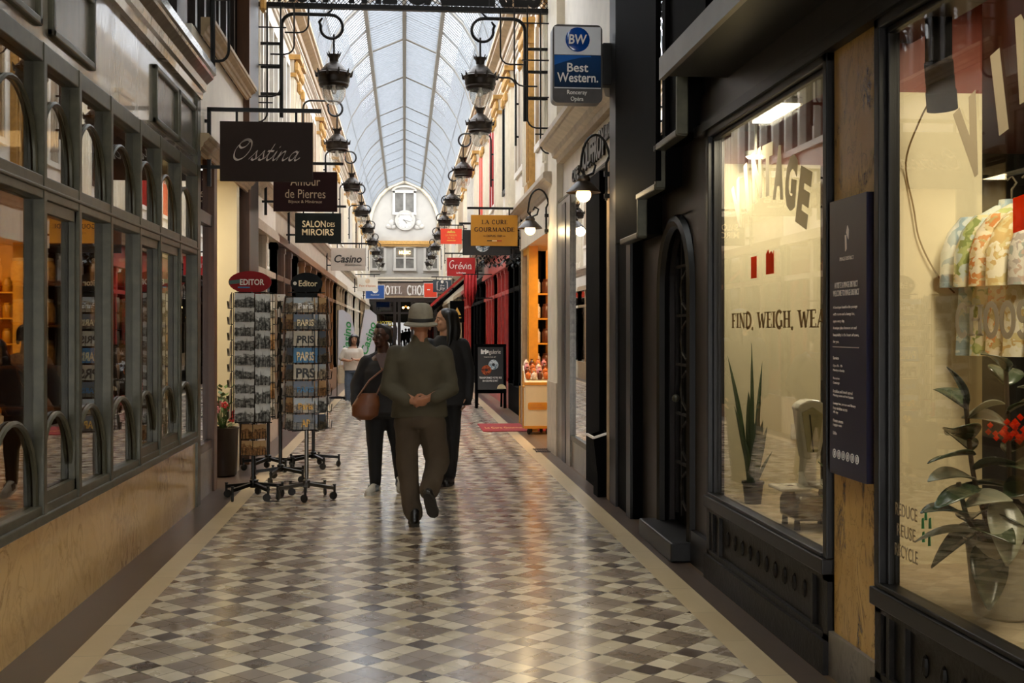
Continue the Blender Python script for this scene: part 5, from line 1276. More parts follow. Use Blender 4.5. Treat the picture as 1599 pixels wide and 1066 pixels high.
t = thing('snake_plant', 'tall snake plant with pointed leaves in a small charcoal pot in the display window', 'plant', (px, py, .5))
MB().lathe([(.048,0),(.05,.005),(.062,.12),(.068,.12),(.068,.135),(.058,.135),(.054,.11)], (px,py,.5), 20).build('pot', 'potblack', t)
MB().lathe([(.054,.115),(.001,.12)], (px,py,.5), 14, caps=False).build('soil', 'stem', t)
for (dx, dy, h, w, tw) in ((-.15,.02,.82,.035,.2),(-.04,-.03,.6,.06,-.3),(.0,.02,.9,.032,.4),(.07,.03,.78,.03,.1),(-.1,.04,.5,.04,.5),(.05,-.03,.42,.05,-.2),(.09,0,.38,.045,.3),(.02,-.04,.5,.055,0),(-.02,.0,.4,.06,.8),(.13,.02,.22,.03,.4),(-.06,-.02,.3,.05,.1),(.04,.03,.46,.05,1.0)):
    b = MB(); blade(b, (px+dx*.15, py+dy*.2, .6), (px+dx*.6, py+dy, .6+h*.97), w*1.15, (dx*.4, dy*.3, 0), 9, tw); b.build('leaf', 'snake', t)
settle(t)
sx, sy = 2.16, 6.2
t = thing('shop_scale', 'vintage white and chrome counter scale on the display floor', 'scale', (sx, sy, .5))
b = MB(); b.prism([(sx-.12,.55),(sx+.12,.55),(sx+.12,.64),(sx+.07,.68),(sx-.1,.68),(sx-.12,.64)], 'y', sy-.16, sy+.12); b.build('body', 'chrome', t, smooth=False, bevel=.015)
for q in ((-.1,-.12),(.1,-.12),(-.1,.08),(.1,.08)): MB().lathe([(.018,0),(.015,.05)], (sx+q[0],sy+q[1],.5), 10).build('foot', 'rubber', t)
MB().box(sx-.19, sx-.02, sy-.12, sy+.1, .7, .72).build('weighing_plate', 'enamel', t, smooth=False, bevel=.01); MB().box(sx+.0, sx+.17, sy-.14, sy+.06, .715, .745).build('weighing_plate', 'enamel', t, smooth=False, bevel=.01)
b = MB(); b.lathe([(.03,.66),(.025,.72)], (sx-.1,sy,0), 10).lathe([(.04,.66),(.03,.72)], (sx+.08,sy-.04,0), 10); b.build('plate_stem', 'chrome', t)
MB().prism([(sx-.03,.7),(sx+.05,.7),(sx+.05,.86),(sx+.035,.88),(sx-.02,.88)], 'y', sy+.0, sy+.08).build('neck', 'enamel', t, smooth=False, bevel=.01)
hd = MB(); prof = [(sx-.02,.86),(sx-.055,1.12)]+[(sx+.02+.085*math.cos(a), 1.12+.06*math.sin(a)) for a in (2.9,2.5,2.0,1.57,1.1,.6,.2)]+[(sx+.11,1.08),(sx+.06,.86)]
hd.prism(prof, 'y', sy-.02, sy+.1); hd.build('head', 'enamel', t, smooth=False, bevel=.012)
MB().prism([(sx-.01,.9),(sx-.04,1.11),(sx+.02,1.14),(sx+.075,1.1),(sx+.045,.9)], 'y', sy-.028, sy-.02).build('dial', 'dialglass', t, smooth=False); MB().bar((sx+.02,sy-.032,.9),(sx+.0,sy-.032,1.1),.005).build('needle', 'inkblack', t, smooth=False); settle(t)
t = thing('potted_plant', 'small leafy plant in a dark pot at the right edge of the display', 'plant', (2.02, 5.5, .5)); MB().lathe([(.05,0),(.075,.16),(.08,.17),(.065,.16)], (2.06,5.5,.5), 16).build('pot', 'potblack', t)
for k in range(14):
    a = k*2.4; b = MB(); z = .7+.02*k; blade(b, (2.06,5.5,z-.05), (2.06+.09*math.cos(a), 5.5+.09*math.sin(a), z+.07), .035, (0,0,-.03), 5, a+1.57); b.build('leaf', 'leaf', t)
MB().tube([(2.06,5.5,.62),(2.055,5.5,1.0)], .006, 6).build('stem', 'stem', t); settle(t)
t = thing('wall_socket', 'white wall socket on the cream panel behind the display', 'socket', (2.5, 7.44, .84)); MB().box(2.48,2.57,7.43,7.45,.85,.95).build('plate', 'enamel', t, smooth=False, bevel=.005); MB().lathe([(.03,-.002),(.028,.006)], (2.525,7.428,.9), 16, axis='y').build('socket_ring', 'potwhite', t); settle(t)
# lettering stuck on the panes
xg = XR+.03
def sticker(name, s, mat, fn, label, Yc, zc, w, h, cat='lettering', **k):
    t = thing(name, label, cat, (xg, Yc, zc-h/2)); fn(s, mat, RIGHTW(xg, Yc, zc), w=w, h=h, parent=t, depth=.0008, **k); settle(t); return t
def arched_word(s, label, Y0, Y1, zf, h, mat, lean):
    t = thing('window_lettering', label, 'lettering', (xg, (Y0+Y1)/2, zf(.5))); n = len(s)
    for i, ch in enumerate(s):
        u = (i+.5)/n; Y = Y0+(Y1-Y0)*u; M4 = RIGHTW(xg, Y, zf(u)) @ Matrix.Rotation(lean(u), 4, 'Z')
        text(ch, mat, M4, h=h, w=(h*.22 if ch == 'I' else h*.62), parent=t, bold=.06, depth=.0008, name='letter')
    settle(t)
arched_word('VINTAGE', 'arched white word Vintage on the display window with snake plant', 6.85, 5.5, lambda u: 2.2+.22*math.sin(PI*min(1, u+.05))-.02*u, .28, 'whitemetal', lambda u: (.5-u)*.75)
arched_word('VINTAGE', 'large pale arched word starting VIN on the nearest display window', 4.0, 2.6, lambda u: 2.14+.3*math.sin(PI*u), .28, 'letterfade', lambda u: (.5-u)*.75)
t = thing('window_lettering', 'brown serif words find, weigh on the display window', 'lettering', (xg, 6.0, 1.54)); serif('FIND, WEIGH, WEAR', 'letterbrown', RIGHTW(xg, 6.02, 1.605), w=1.7, h=.108, parent=t, thick=.2, slab=.19, thin=.08, depth=.0008); settle(t)
t = thing('window_lettering', 'faint brown serif words on the nearest display window before the shirts', 'lettering', (xg, 3.4, 1.53)); serif('CHOOSE', 'letterfade', RIGHTW(xg, 3.72, 1.585), w=.58, h=.125, parent=t, thick=.2, slab=.19, thin=.08, depth=.0008); settle(t)
t = thing('recycling_sticker', 'grey words reduce reuse recycle with green arrows low on the near window', 'sticker', (xg, 4.38, .67))
for k_, s_ in enumerate(('REDUCE','REUSE','RECYCLE')): text(s_, 'letterfade', RIGHTW(xg, 4.42, .85-k_*.08), w=(.2,.17,.21)[k_], h=.05, parent=t, depth=.0008)
b = MB()
for k, (dy, dz) in enumerate(((-.01,.055),(.025,.03),(-.035,.02),(.02,-.035),(-.03,-.03))):
    c = (4.235-dy, .81+dz); b.prism([(c[0]-.01,c[1]-.018),(c[0]+.012,c[1]-.022),(c[0]+.01,c[1]+.016),(c[0]-.006,c[1]+.022)], 'x', xg-.001, xg+.001)
b.build('green_arrows', 'greensticker', t, smooth=False); settle(t)
# orange tags hung in the windows
for k, (y, z0, z1, wd) in enumerate(((6.42,1.84,1.96,.1),(6.13,1.85,1.98,.13))):
    t = thing('orange_sticker', ['plain orange square sticker, left of the pair on the display window','orange sticker with ragged edge, right of the pair on the display window'][k], 'sticker', (xg, y, z0)); b = MB()
    pl = [(y-wd/2,z0),(y+wd/2,z0),(y+wd/2,z1),(y-wd/2,z1)] if k == 0 else [(y-wd/2,z0),(y+wd/2,z0),(y+wd/2,z1-.02),(y+.03,z1),(y+.01,z1-.025),(y-.02,z1-.01),(y-wd/2+.01,z1-.03),(y-wd/2,z1-.01)]
    b.prism(pl, 'x', xg-.002, xg+.001); b.build('square', 'tagorange', t, smooth=False); settle(t)
t = thing('orange_sticker', 'orange square sticker on the near window in front of the shirts', 'sticker', (xg, 3.57, 1.86)); MB().prism([(3.5,1.87),(3.61,1.86),(3.61,1.97),(3.5,1.98)], 'x', xg-.002, xg+.001).build('square', 'tagorange', t, smooth=False); settle(t)
# navy information panel on the marble pilaster
t = thing('information_panel', 'tall navy information panel with pale text on the marble pilaster', 'sign', (XR, 4.93, .92)); xp = XR-.0
MB().box(xp-.012, xp+.022, 4.71, 5.13, .92, 2.12).build('panel', 'navysign', t, smooth=False)
xq = xp-.0135; b = MB(); b.prism([(4.93,1.97),(4.915,2.0),(4.9,1.98),(4.905,1.94)], 'x', xq-.001, xq+.001).prism([(4.945,1.96),(4.93,1.96),(4.925,1.9),(4.94,1.89)], 'x', xq-.001, xq+.001); b.build('logo', 'inkpale', t, smooth=False)
text('IMAGE DISTRICT', 'inkpale', RIGHTW(xq, 4.925, 1.86), w=.16, h=.016, parent=t, depth=.0005)
text('ARTISTES & IMAGE DISTRICT\nWELCOME TO IMAGE DISTRICT', 'inkpale', RIGHTW(xq, 4.935, 1.73), w=.3, h=.06, parent=t, depth=.0005, bold=.01)
for k_, s_ in enumerate(('A boutique hotel in the passage','with rooms and a lounge bar,','open every day.','A unique place between art and','hospitality in the heart of town,','for you.')): text(s_, 'inkpale', RIGHTW(xq, 5.085-len(s_)*.0045, 1.65-k_*.03), w=len(s_)*.009, h=.016, parent=t, depth=.0005)
MB().box(xq-.0005, xq+.001, 4.79, 5.09, 1.477, 1.48).build('rule', 'inkpale', t, smooth=False)
zz = 1.43
for s_ in ('Services','','Open 7h - 19h','Monday to Sunday','','Reception','Concierge','','Breakfast and brunch served','Meeting rooms and workspaces','','Lounge bar, terrace and library','Free wireless access','All day','','Private events','Luggage room','','Lifts'):
    if s_: text(s_, 'inkpale', RIGHTW(xq, 5.085-len(s_)*.0042, zz), w=len(s_)*.0084, h=.014, parent=t, depth=.0005)
    zz -= .0195 if s_ else .016
b = MB()
for k in range(6): b.lathe([(.016,-.0005),(.02,-.0005),(.02,.001),(.016,.001)], (xq, 5.07-k*.052, 1.01), 14, axis='x', caps=False); b.box(xq-.0005, xq+.001, 5.064-k*.052, 5.076-k*.052, 1.0, 1.02)
b.build('pictograms', 'inkwhite', t, smooth=False); settle(t)
# clothes on rails
MT.update(cl1=P('brown_jacket', '#5a4a3a', .8, 0, .15, 10), cl2=P('ochre_jacket', '#a7844a', .8, 0, .12, 10), cl3=P('grey_jacket', '#6c675e', .8, 0, .15, 10), cl4=P('plum_jacket', '#4a2530', .8, 0, .15, 10),
 pr1=CLOTHPRINT('leaf_print', ['#d9cf9f','#8f9c58','#c7d3c9','#e2d9b8','#b5bf7a'], 22), pr2=CLOTHPRINT('orange_print', ['#e6d6b0','#d08a4a','#e9dcc0','#b9a56a','#dcc898'], 26), pr3=CLOTHPRINT('blue_print', ['#b7cdd6','#d9e0dc','#9fb6bf','#cfd8cf'], 18), pr4=CLOTHPRINT('pale_print', ['#d8cfc2','#b9ada3','#e3dacb','#cdb3a0','#aab0a4'], 24), pr5=CLOTHPRINT('cream_print', ['#e4d9b4','#cfae6e','#efe7cf','#d7c58d'], 24))
def garment(x, y, ztop, h, mat, label, rz=0, sl=.5, wd=.21, th=.045, group='clothes on the rail'):
    t = thing('shirt', label, 'clothing', (x, y, ztop), rz, group); b = MB()
    b.loft([((0,0,-h),wd*1.08,th*1.2),((0,0,-h*.6),wd*1.02,th*1.3),((0,0,-h*.25),wd,th*1.2),((0,0,-.09),wd*.98,th),((0,0,-.03),wd*.55,th*.8),((0,0,.0),.07,th*.7)], n=18)
    b.build('body', mat, t)
    for s in (-1, 1): MB().loft([((s*(wd+.1*sl),0,-.06-sl),.055,.04),((s*(wd+.05*sl),.0,-.06-sl*.5),.065,.045),((s*wd*.96,0,-.12),.06,.045),((s*wd*.8,0,-.05),.04,.035)], n=12).build('sleeve', mat, t)
    MB().loft([((0,-.01,-.02),.062,.045),((0,-.005,.025),.055,.04)], n=12).build('collar', mat, t)
    MB().tube([(-wd*.7,0,-.06),(0,0,.02),(0,0,.07),(.02,0,.1),(.0,0,.13),(-.02,0,.11)], .005, 6).build('hanger', 'chrome', t)
t = thing('clothes_rail', 'metal clothes rail behind the cream panel in the far display', 'rail', (3.0, 8.3, 0)); b = MB(); b.tube([(2.55,8.3,0),(2.55,8.3,2.12),(2.55,9.4,2.12),(2.55,9.4,0)], .018, 8); b.build('rail', 'iron', t); settle(t)
for k, (y, mt, lb) in enumerate(((7.75,'cl3','grey jacket, nearest on the rail behind the cream panel'),(8.08,'cl2','ochre jacket, second on the rail behind the cream panel'),(8.42,'cl1','brown jacket, third on the rail behind the cream panel'),(8.78,'cl4','plum jacket, fourth on the rail behind the cream panel'))):
    garment(2.86, y, 2.0, .78, mt, lb, .35, .5, .2, .07, 'jackets on the far rail')
t = thing('clothes_rail', 'metal clothes rail holding printed shirts in the near window', 'rail', (2.62, 4.8, 2.2)); b = MB(); b.tube([(2.62,5.12,2.23),(2.62,4.5,2.23)], .012, 8).tube([(2.62,4.5,2.23),(2.62,4.5,3.06)], .01, 8); b.build('rail', 'iron', t); settle(t)
for k, (x, y, mt, lb) in enumerate(((2.66,4.99,'pr3','pale blue patterned shirt, leftmost of the shirts in the near window'),(2.70,4.9,'pr1','green leaf print shirt, second of the shirts in the near window'),(2.75,4.82,'pr2','orange print shirt, third of the shirts in the near window'),(2.80,4.73,'pr5','cream and ochre print shirt, fourth in the near window'),(2.87,4.64,'pr4','pale floral shirt, rightmost of the shirts in the near window'))):
    garment(x-.02*k, y, 2.1, .66, mt, lb, -.25, .3, .22, .05, 'printed shirts in the near window')
# rubber plant
rx, ry = 2.2, 4.18
t = thing('rubber_plant', 'big rubber plant with broad glossy leaves in a pale pot in the near window', 'plant', (rx, ry, .5))
MB().lathe([(.1,0),(.11,.01),(.135,.26),(.145,.265),(.145,.285),(.125,.285),(.12,.22)], (rx,ry,.5), 28).build('pot', 'potwhite', t); MB().lathe([(.12,.25),(.001,.255)], (rx,ry,.5), 16, caps=False).build('soil', 'stem', t)
stm = [((rx-.03,ry,.75),(rx-.1,ry+.03,1.0),(rx-.14,ry+.02,1.3)),((rx+.02,ry,.75),(rx+.03,ry+.02,1.05),(rx+.02,ry+.03,1.45)),((rx+.05,ry-.02,.75),(rx+.14,ry-.04,1.05),(rx+.2,ry-.04,1.36)),((rx-.05,ry-.02,.75),(rx-.16,ry-.05,.86),(rx-.2,ry-.05,1.0))]
for q in stm: MB().tube([tuple(v) for v in crom(q, 5)], .009, 7).build('stem', 'stem', t)
def broadleaf(base, direction, L, W, droop, roll):
    d = Vector(direction).normalized(); s = d.cross(Vector((0,0,1))).normalized(); u = s.cross(d); s, u = s*math.cos(roll)+u*math.sin(roll), u*math.cos(roll)-s*math.sin(roll)
    b = MB(); n = 9; vs, fs = [], []
    for i in range(n+1):
        t_ = i/n; w = W*math.sin(PI*min(1, t_*.96+.03))**.75*(1-.25*t_)*.5; p = Vector(base)+d*L*t_-Vector((0,0,1))*droop*t_*t_*L
        vs += [p-s*w+u*w*.28, p-s*w*.5+u*w*.1, p, p+s*w*.5+u*w*.1, p+s*w+u*w*.28]
    for i in range(n):
        for j in range(4): fs.append((i*5+j, i*5+j+1, (i+1)*5+j+1, (i+1)*5+j))
    return b.add(vs, fs)
k = 0
for si, q in enumerate(stm):
    c = crom(q, 8)
    for j in range(10 if si < 3 else 7):
        p = c[min(len(c)-1, 2+int(j*1.5))]; a = si*1.3+j*2.3+.4; el = -.15+.12*j-(.5 if j < 2 else 0)
        o = broadleaf(p, (math.cos(a), math.sin(a)*.9, el), .23-.006*j, .15, .32, .35*math.sin(k*1.7)).build('leaf', 'rubberleaf' if k % 4 else 'rubberleaf2', t)
        md = o.modifiers.new('t', 'SOLIDIFY'); md.thickness = .003; k += 1
for i, (b_, d_, L_, W_) in enumerate((((rx-.05,ry-.08,.95),(-.25,-.6,-.65),.24,.15),((rx+.1,ry-.08,.95),(.1,-.6,-.6),.25,.15),((rx-.14,ry,1.28),(-.45,-.1,.9),.2,.1),((rx-.14,ry-.05,1.1),(-.9,-.3,.1),.22,.1),((rx-.12,ry-.05,.98),(-.9,-.4,-.05),.24,.1))):
    o = broadleaf(b_, d_, L_, W_, .2, .3*(-1)**i).build('leaf', 'rubberleaf2' if i < 2 else 'rubberleaf', t); o.modifiers.new('t', 'SOLIDIFY').thickness = .003
fl = MB()
for i in range(40): fl.ball((rx-.02+rnd.gauss(0,.045), ry-.1+rnd.gauss(0,.02), 1.18+rnd.gauss(0,.025)), .012, 5)
fl.build('red_blossom', 'tagorange', t); settle(t)
# lamps inside the shop
MT['led'] = EM('led_panel', '#fff2d2', 14)
t = thing('led_panel_light', 'bright rectangular strip light on the shop ceiling', 'lamp', (2.14, 6.7, 2.8)); MB().box(2.08,2.2,6.4,7.0,2.81,2.85).bar((2.14,6.7,2.85),(2.14,6.7,3.06),.02).build('housing', 'enamel', t, smooth=False); MB().box(2.09,2.19,6.42,6.98,2.8,2.81).build('diffuser', 'led', t, smooth=False); settle(t)
t = thing('round_ceiling_light', 'small round bright ceiling light left of the strip light', 'lamp', (2.19, 7.25, 2.63)); MB().lathe([(.06,0),(.07,.03),(.01,.04),(.008,.42)], (2.19,7.25,2.64), 20).build('housing', 'enamel', t); MB().lathe([(.001,-.012),(.05,-.01),(.06,0)], (2.19,7.25,2.64), 20, caps=False).build('diffuser', 'led', t); settle(t)
t = thing('spotlight', 'black cylindrical spotlight with power cable at the top of the near window', 'lamp', (2.2, 4.75, 2.5)); sp = (2.2, 4.72)
R3 = Matrix.Translation((sp[0], sp[1], 2.66)) @ Matrix.Rotation(.3, 4, 'X') @ Matrix.Rotation(-.22, 4, 'Y')
MB().lathe([(.045,-.17),(.058,-.16),(.058,.0),(.05,.01)], (0,0,0), 20).xf(R3).build('barrel', 'black', t); MB().lathe([(.062,-.2),(.062,-.12),(.04,-.12),(.05,-.2)], (0,0,0), 20, caps=False).xf(R3).build('snoot', 'black', t)
MB().box(sp[0]-.045, sp[0]+.045, sp[1]-.03, sp[1]+.03, 2.66, 2.86).bar((sp[0],sp[1],2.84),(sp[0],sp[1],3.06),.03).build('mount', 'black', t, smooth=False)
MB().tube([tuple(v) for v in crom([(2.2,4.74,2.55),(2.2,4.9,2.45),(2.23,5.11,2.3),(2.27,5.12,2.1),(2.3,5.12,1.95),(2.38,5.12,1.8),(2.46,5.12,1.72)], 6)], .004, 6).build('power_cable', 'letterbrown', t); settle(t)
# ------------------------------------------------------------------ people
MT.update(skinL=P('light_skin', '#b98a6c', .5, 0, .08, 14), skinD=P('dark_skin', '#4f3023', .45, 0, .1, 14), skinT=P('tanned_skin', '#a06a4c', .5, 0, .08, 14),
 shirtK=P('khaki_shirt', '#463f2e', .85, 0, .1, 6, .15), trouK=P('khaki_trousers', '#46392a', .85, 0, .1, 6, .15), hatK=P('straw_hat', '#8b8272', .8, 0, .08, 30, .2), hatband=P('hat_band', '#1d1a17', .7),
 topD=P('dark_knit', '#201d1f', .85, 0, .15, 8, .1), blackcloth=P('black_cloth', '#0f0e10', .85, 0, .15, 8, .1), coat=P('black_coat', '#111013', .8, 0, .15, 6, .1), hair=P('black_hair', '#0d0b0a', .5, 0, .3, 30), hairB=P('dark_brown_hair', '#1a120d', .5, 0, .3, 30),
 shoeW=P('white_sneaker', '#b9b4aa', .5, 0, .08, 10), shoeB=P('black_shoe', '#131110', .4), sole=P('shoe_sole', '#2a2622', .8), bag=P('brown_leather', '#6e3c1d', .45, 0, .15, 7, .08), creamtop=P('cream_top', '#d6cbbb', .8, 0, .06, 6), jeans=P('blue_jeans', '#4d5a6b', .85, 0, .12, 12), tote=P('canvas_bag', '#c2b296', .85, 0, .08, 8),
 eyew=P('eye_white', '#b7b0a6', .3), eyed=P('eye_dark', '#15100c', .2), lips=P('lips', '#7a4238', .45), specs=P('spectacles', '#1a1513', .3))
def blob(mb, name, mat, parent, voxel=.012, smooth=4, folds=0):
    o = mb.build('tmp', mat)
    md = o.modifiers.new('r', 'REMESH'); md.mode = 'VOXEL'; md.voxel_size = voxel
    s = o.modifiers.new('s', 'SMOOTH'); s.factor = .5; s.iterations = smooth
    bpy.context.view_layer.update()
    dg = bpy.context.evaluated_depsgraph_get()
    me = bpy.data.meshes.new_from_object(o.evaluated_get(dg)); bpy.data.objects.remove(o)
    if folds:
        for v in me.vertices:
            p = v.co; n_ = mnoise.noise(Vector((p.x*9, p.y*9, p.z*5)))+.6*mnoise.noise(Vector((p.x*14+3, p.y*14, p.z*16)))
            v.co = p+v.normal*n_*folds
    me.polygons.foreach_set('use_smooth', [True]*len(me.polygons)); me.update(); me.name = name
    me.materials.clear(); me.materials.append(MT[mat])
    q = bpy.data.objects.new(name, me); COL.objects.link(q); q.parent = parent
    return q
def frame(fwd, up=(0,0,1)):
    f = Vector(fwd).normalized(); u = Vector(up); u = (u-f*u.dot(f)).normalized(); r = f.cross(u)
    return f, u, r
def head_prims(mb, c, fwd, s=1.0, tilt=(0,0,1)):
    f, u, r = frame(fwd, tilt); c = Vector(c)
    W = lambda a, b, d: c+r*a*s+f*b*s+u*d*s
    R = Matrix((r, f, u)).transposed()
    mb.ball(W(0,-.012,.03), (.074*s,.092*s,.088*s), 20, rot=R); mb.ball(W(0,.022,-.045), (.056*s,.06*s,.062*s), 16, rot=R)
    mb.ball(W(0,.05,-.088), (.026*s,.026*s,.02*s), 10, rot=R)
    mb.cone(W(0,.084,.012), W(0,.1,-.024), .009*s, .014*s, 8)
    for q in (-1, 1):
        mb.ball(W(q*.034,.066,.03), (.02*s,.014*s,.008*s), 8, rot=R); mb.ball(W(q*.042,.058,-.025), (.02*s,.02*s,.022*s), 8, rot=R)
        mb.ball(W(q*.075,-.008,-.006), (.012*s,.02*s,.032*s), 8, rot=R)
        mb.ball(W(q*.012,.09,-.03), (.009*s,.009*s,.008*s), 6, rot=R)
    mb.ball(W(0,.078,-.054), (.024*s,.012*s,.009*s), 8, rot=R)
    return W, R
def face_parts(parent, W, R, s, eye='eyed', lips='lips'):
    b = MB()
    for q in (-1, 1): b.ball(W(q*.03,.074,.012), (.014*s,.008*s,.007*s), 10, rot=R)
    b.build('eyes', 'eyew', parent); b = MB()
    for q in (-1, 1): b.ball(W(q*.03,.08,.012), (.0062*s,.004*s,.0062*s), 8, rot=R)
    b.build('irises', eye, parent); b = MB()
    for q in (-1, 1): b.tube([W(q*.014,.086,.03), W(q*.032,.084,.037), W(q*.048,.07,.031)], .0035*s, 5)
    b.build('eyebrows', 'hair', parent)
    MB().tube([W(-.022,.082,-.052), W(-.008,.091,-.05), W(.008,.091,-.05), W(.022,.082,-.052)], .004*s, 5).build('mouth', lips, parent)
def hand(mb, wrist, d, palm, s=1.0, side=1, curl=.5):
    """palm block and five unequal bent fingers; d: direction of the fingers, palm: direction the palm faces"""
    d = Vector(d).normalized(); n = Vector(palm); n = (n-d*n.dot(d)).normalized(); a = d.cross(n)*side; w = Vector(wrist)
    k = w+d*.085*s
    mb.cone(w, w+d*.03*s, .024*s, .027*s); 
    for q in (-.026, -.009, .009, .026): mb.cone(w+d*.02*s+a*q*.6*s, k+a*q*s, .014*s, .0115*s, 8)
    for i, (q, L) in enumerate(((-.03,.068),(-.011,.078),(.01,.074),(.029,.058))):
        p0 = k+a*q*s; c = curl*(.8+.12*i); p1 = p0+(d*math.cos(c*.6)+n*math.sin(c*.6)+a*q*2)*L*.45*s; p2 = p1+(d*math.cos(c*1.5)+n*math.sin(c*1.5))*L*.32*s; p3 = p2+(d*math.cos(c*2.2)+n*math.sin(c*2.2))*L*.26*s
        mb.limb([p0,p1,p2,p3], [.0098*s,.0088*s,.008*s,.0066*s], 8)
    t0 = w+d*.03*s-a*.024*s; t1 = t0+(d*.6-a*.75+n*.3)*.04*s; t2 = t1+(d*.85-a*.2+n*.4)*.032*s
    mb.limb([t0,t1,t2], [.013*s,.0105*s,.008*s], 8)
def shoe(parent, heel, toe, mat, sole, h=.09, w=.045, stripes=None, up=(0,0,1)):
    heel, toe = Vector(heel), Vector(toe); f = (toe-heel).normalized(); u = Vector(up); u = (u-f*u.dot(f)).normalized(); r = f.cross(u); L = (toe-heel).length
    b = MB(); q = lambda t_, z, x=0: heel+f*L*t_+u*z+r*x
    b.limb([q(.12,.045),q(.5,.045),q(.85,.032)], [w*.85,w,w*.82]); b.cone(q(.14,.05), q(.16,h+.02), w*.85, w*.88); b.cone(q(.16,h), q(.6,.05), w*.8, w*.75)
    o = blob(b, 'shoe', mat, parent, .009, 3)
    s = MB(); out = [(.0,-.6),(.25,-.85),(.5,-.95),(.8,-1.05),(.95,-.75),(1.02,0),(.95,.75),(.8,1.05),(.5,.95),(.25,.85),(.0,.6),(-.04,0)]
    vs = [q(t_, -.004, x*w) for t_, x in out]+[q(t_, .026, x*w) for t_, x in out]; n = len(out)
    s.add(vs, [tuple(range(n-1,-1,-1)), tuple(range(n,2*n))]+[(i,(i+1)%n,n+(i+1)%n,n+i) for i in range(n)]); s.build('sole', sole, o, smooth=False)
    if stripes:
        for k in range(3):
            for sd in (-1, 1): MB().bar(q(.38+.1*k,.03,sd*w*1.0), q(.3+.1*k,.085,sd*w*.78), .012, .012).build('stripe', stripes, o, smooth=False)
    return o
def person(label, x, y, group=None): return thing('person', label, 'person', (x, y, 0), 0, group)

# --- man in the straw hat, walking away, hands clasped behind his back
t = person('man seen from behind in khaki shirt and pale hat, hands clasped behind back', .12, 9.5)
b = MB(); W, R = head_prims(b, (.01,.03,1.585), (.05,1,-.05))
b.cone((0,0,1.38),(.01,.02,1.52),.062,.056); b.loft([((0,0,.86),.16,.11),((0,0,1.1),.165,.11),((0,.0,1.3),.18,.11),((0,.0,1.4),.12,.08)])
b.limb([(-.19,0,1.37),(-.245,-.05,1.09),(-.05,-.2,1.005)],[.05,.042,.028]); b.limb([(.19,0,1.37),(.235,-.05,1.09),(.07,-.2,1.02)],[.05,.042,.028])
b.limb([(-.09,0,.9),(-.09,.02,.5),(-.045,-.02,.1)],[.085,.055,.04]); b.limb([(.09,0,.9),(.14,.09,.52),(.055,-.24,.29)],[.085,.055,.04])
hand(b, (.075,-.2,1.02), (-1,-.12,-.28), (0,.9,-.3), 1.0, 1, .7); hand(b, (-.075,-.215,1.0), (1,-.15,-.12), (0,.6,.4), 1.0, -1, .55)
body = blob(b, 'body', 'skinT', t, .0065, 2)
b = MB(); b.loft([((.0,-.0,.855),.23,.155),((0,-.005,.93),.225,.15),((0,-.01,1.06),.205,.14),((0,-.012,1.2),.215,.14),((0,-.01,1.31),.225,.135),((0,0,1.385),.19,.11),((0,.01,1.435),.1,.08),((0,.015,1.455),.075,.07)], n=24)
b.limb([(-.185,-.005,1.365),(-.25,-.05,1.09),(-.105,-.2,1.0)],[.075,.066,.05]); b.limb([(.185,-.005,1.365),(.25,-.05,1.09),(.115,-.195,1.02)],[.075,.066,.05])
b.cone((0,.012,1.43),(.005,.02,1.475),.072,.068); blob(b, 'shirt', 'shirtK', t, .012, 4, .011)
b = MB(); b.loft([((0,0,.78),.19,.135),((0,-.02,.85),.195,.145),((0,0,.95),.185,.13)], n=20); b.limb([(-.1,-.01,.82),(-.1,.02,.5),(-.06,-.015,.13)],[.108,.088,.075]); b.limb([(.095,-.02,.82),(.145,.06,.5),(.075,-.2,.3)],[.115,.095,.08])
b.cone((-.05,-.02,.13),(-.045,-.02,.09),.076,.075); blob(b, 'trousers', 'trouK', t, .012, 4, .011)
shoe(t, (-.04,-.11,.0), (-.045,.15,.0), 'shoeB', 'sole'); shoe(t, (.05,-.33,.285), (.115,-.19,.085), 'shoeB', 'sole', up=(.1,.8,.45))
Th = Matrix.Translation((.01,.02,1.615)) @ Matrix.Rotation(.1, 4, 'X')
b = MB(); b.lathe([(.135,-.022),(.137,-.012),(.118,.0),(.101,.01),(.1,.05),(.096,.09),(.087,.122),(.068,.145),(.042,.155),(.02,.153),(.001,.152)], (0,0,0), 32, caps=False); b.lathe([(.1,-.004),(.135,-.024)], (0,0,0), 32, caps=False); b.xf(Th)
h = b.build('hat', 'hatK', t); MB().lathe([(.1025,.004),(.1045,.008),(.103,.034),(.1,.038)], (0,0,0), 32, caps=False).xf(Th).build('hat_band', 'hatband', h)

# --- woman in dark V-neck with brown bag, walking towards us
t = person('woman in dark v-neck top and glasses holding a brown bag, walking toward us', -.19, 11.4)
b = MB(); W, R = head_prims(b, (-.03,-.03,1.495), (-.62,-.8,.02), .98)
b.cone((0,.01,1.3),(-.02,-.01,1.43),.06,.055); b.loft([((0,0,.8),.175,.12),((0,0,1.0),.17,.12),((0,0,1.2),.175,.12),((0,0,1.29),.13,.09),((0,0,1.33),.07,.06)])
b.limb([(-.17,0,1.25),(-.255,.03,1.03),(-.265,-.06,.83)],[.05,.042,.028]); b.limb([(.17,0,1.25),(.235,.03,1.02),(.18,-.08,.86)],[.05,.042,.028])
b.limb([(-.08,0,.82),(-.085,-.04,.46),(-.08,-.03,.1)],[.085,.055,.04]); b.limb([(.085,0,.82),(.13,0,.46),(.15,.1,.14)],[.085,.055,.04])
hand(b, (-.265,-.06,.83), (-.05,-.25,-1), (1,0,0), .95, -1, .6); hand(b, (.18,-.08,.86), (-.4,-.4,-.8), (-1,0,.2), .95, 1, .6)
body = blob(b, 'body', 'skinD', t, .0065, 2); face_parts(body, W, R, .98)
sp_ = MB()
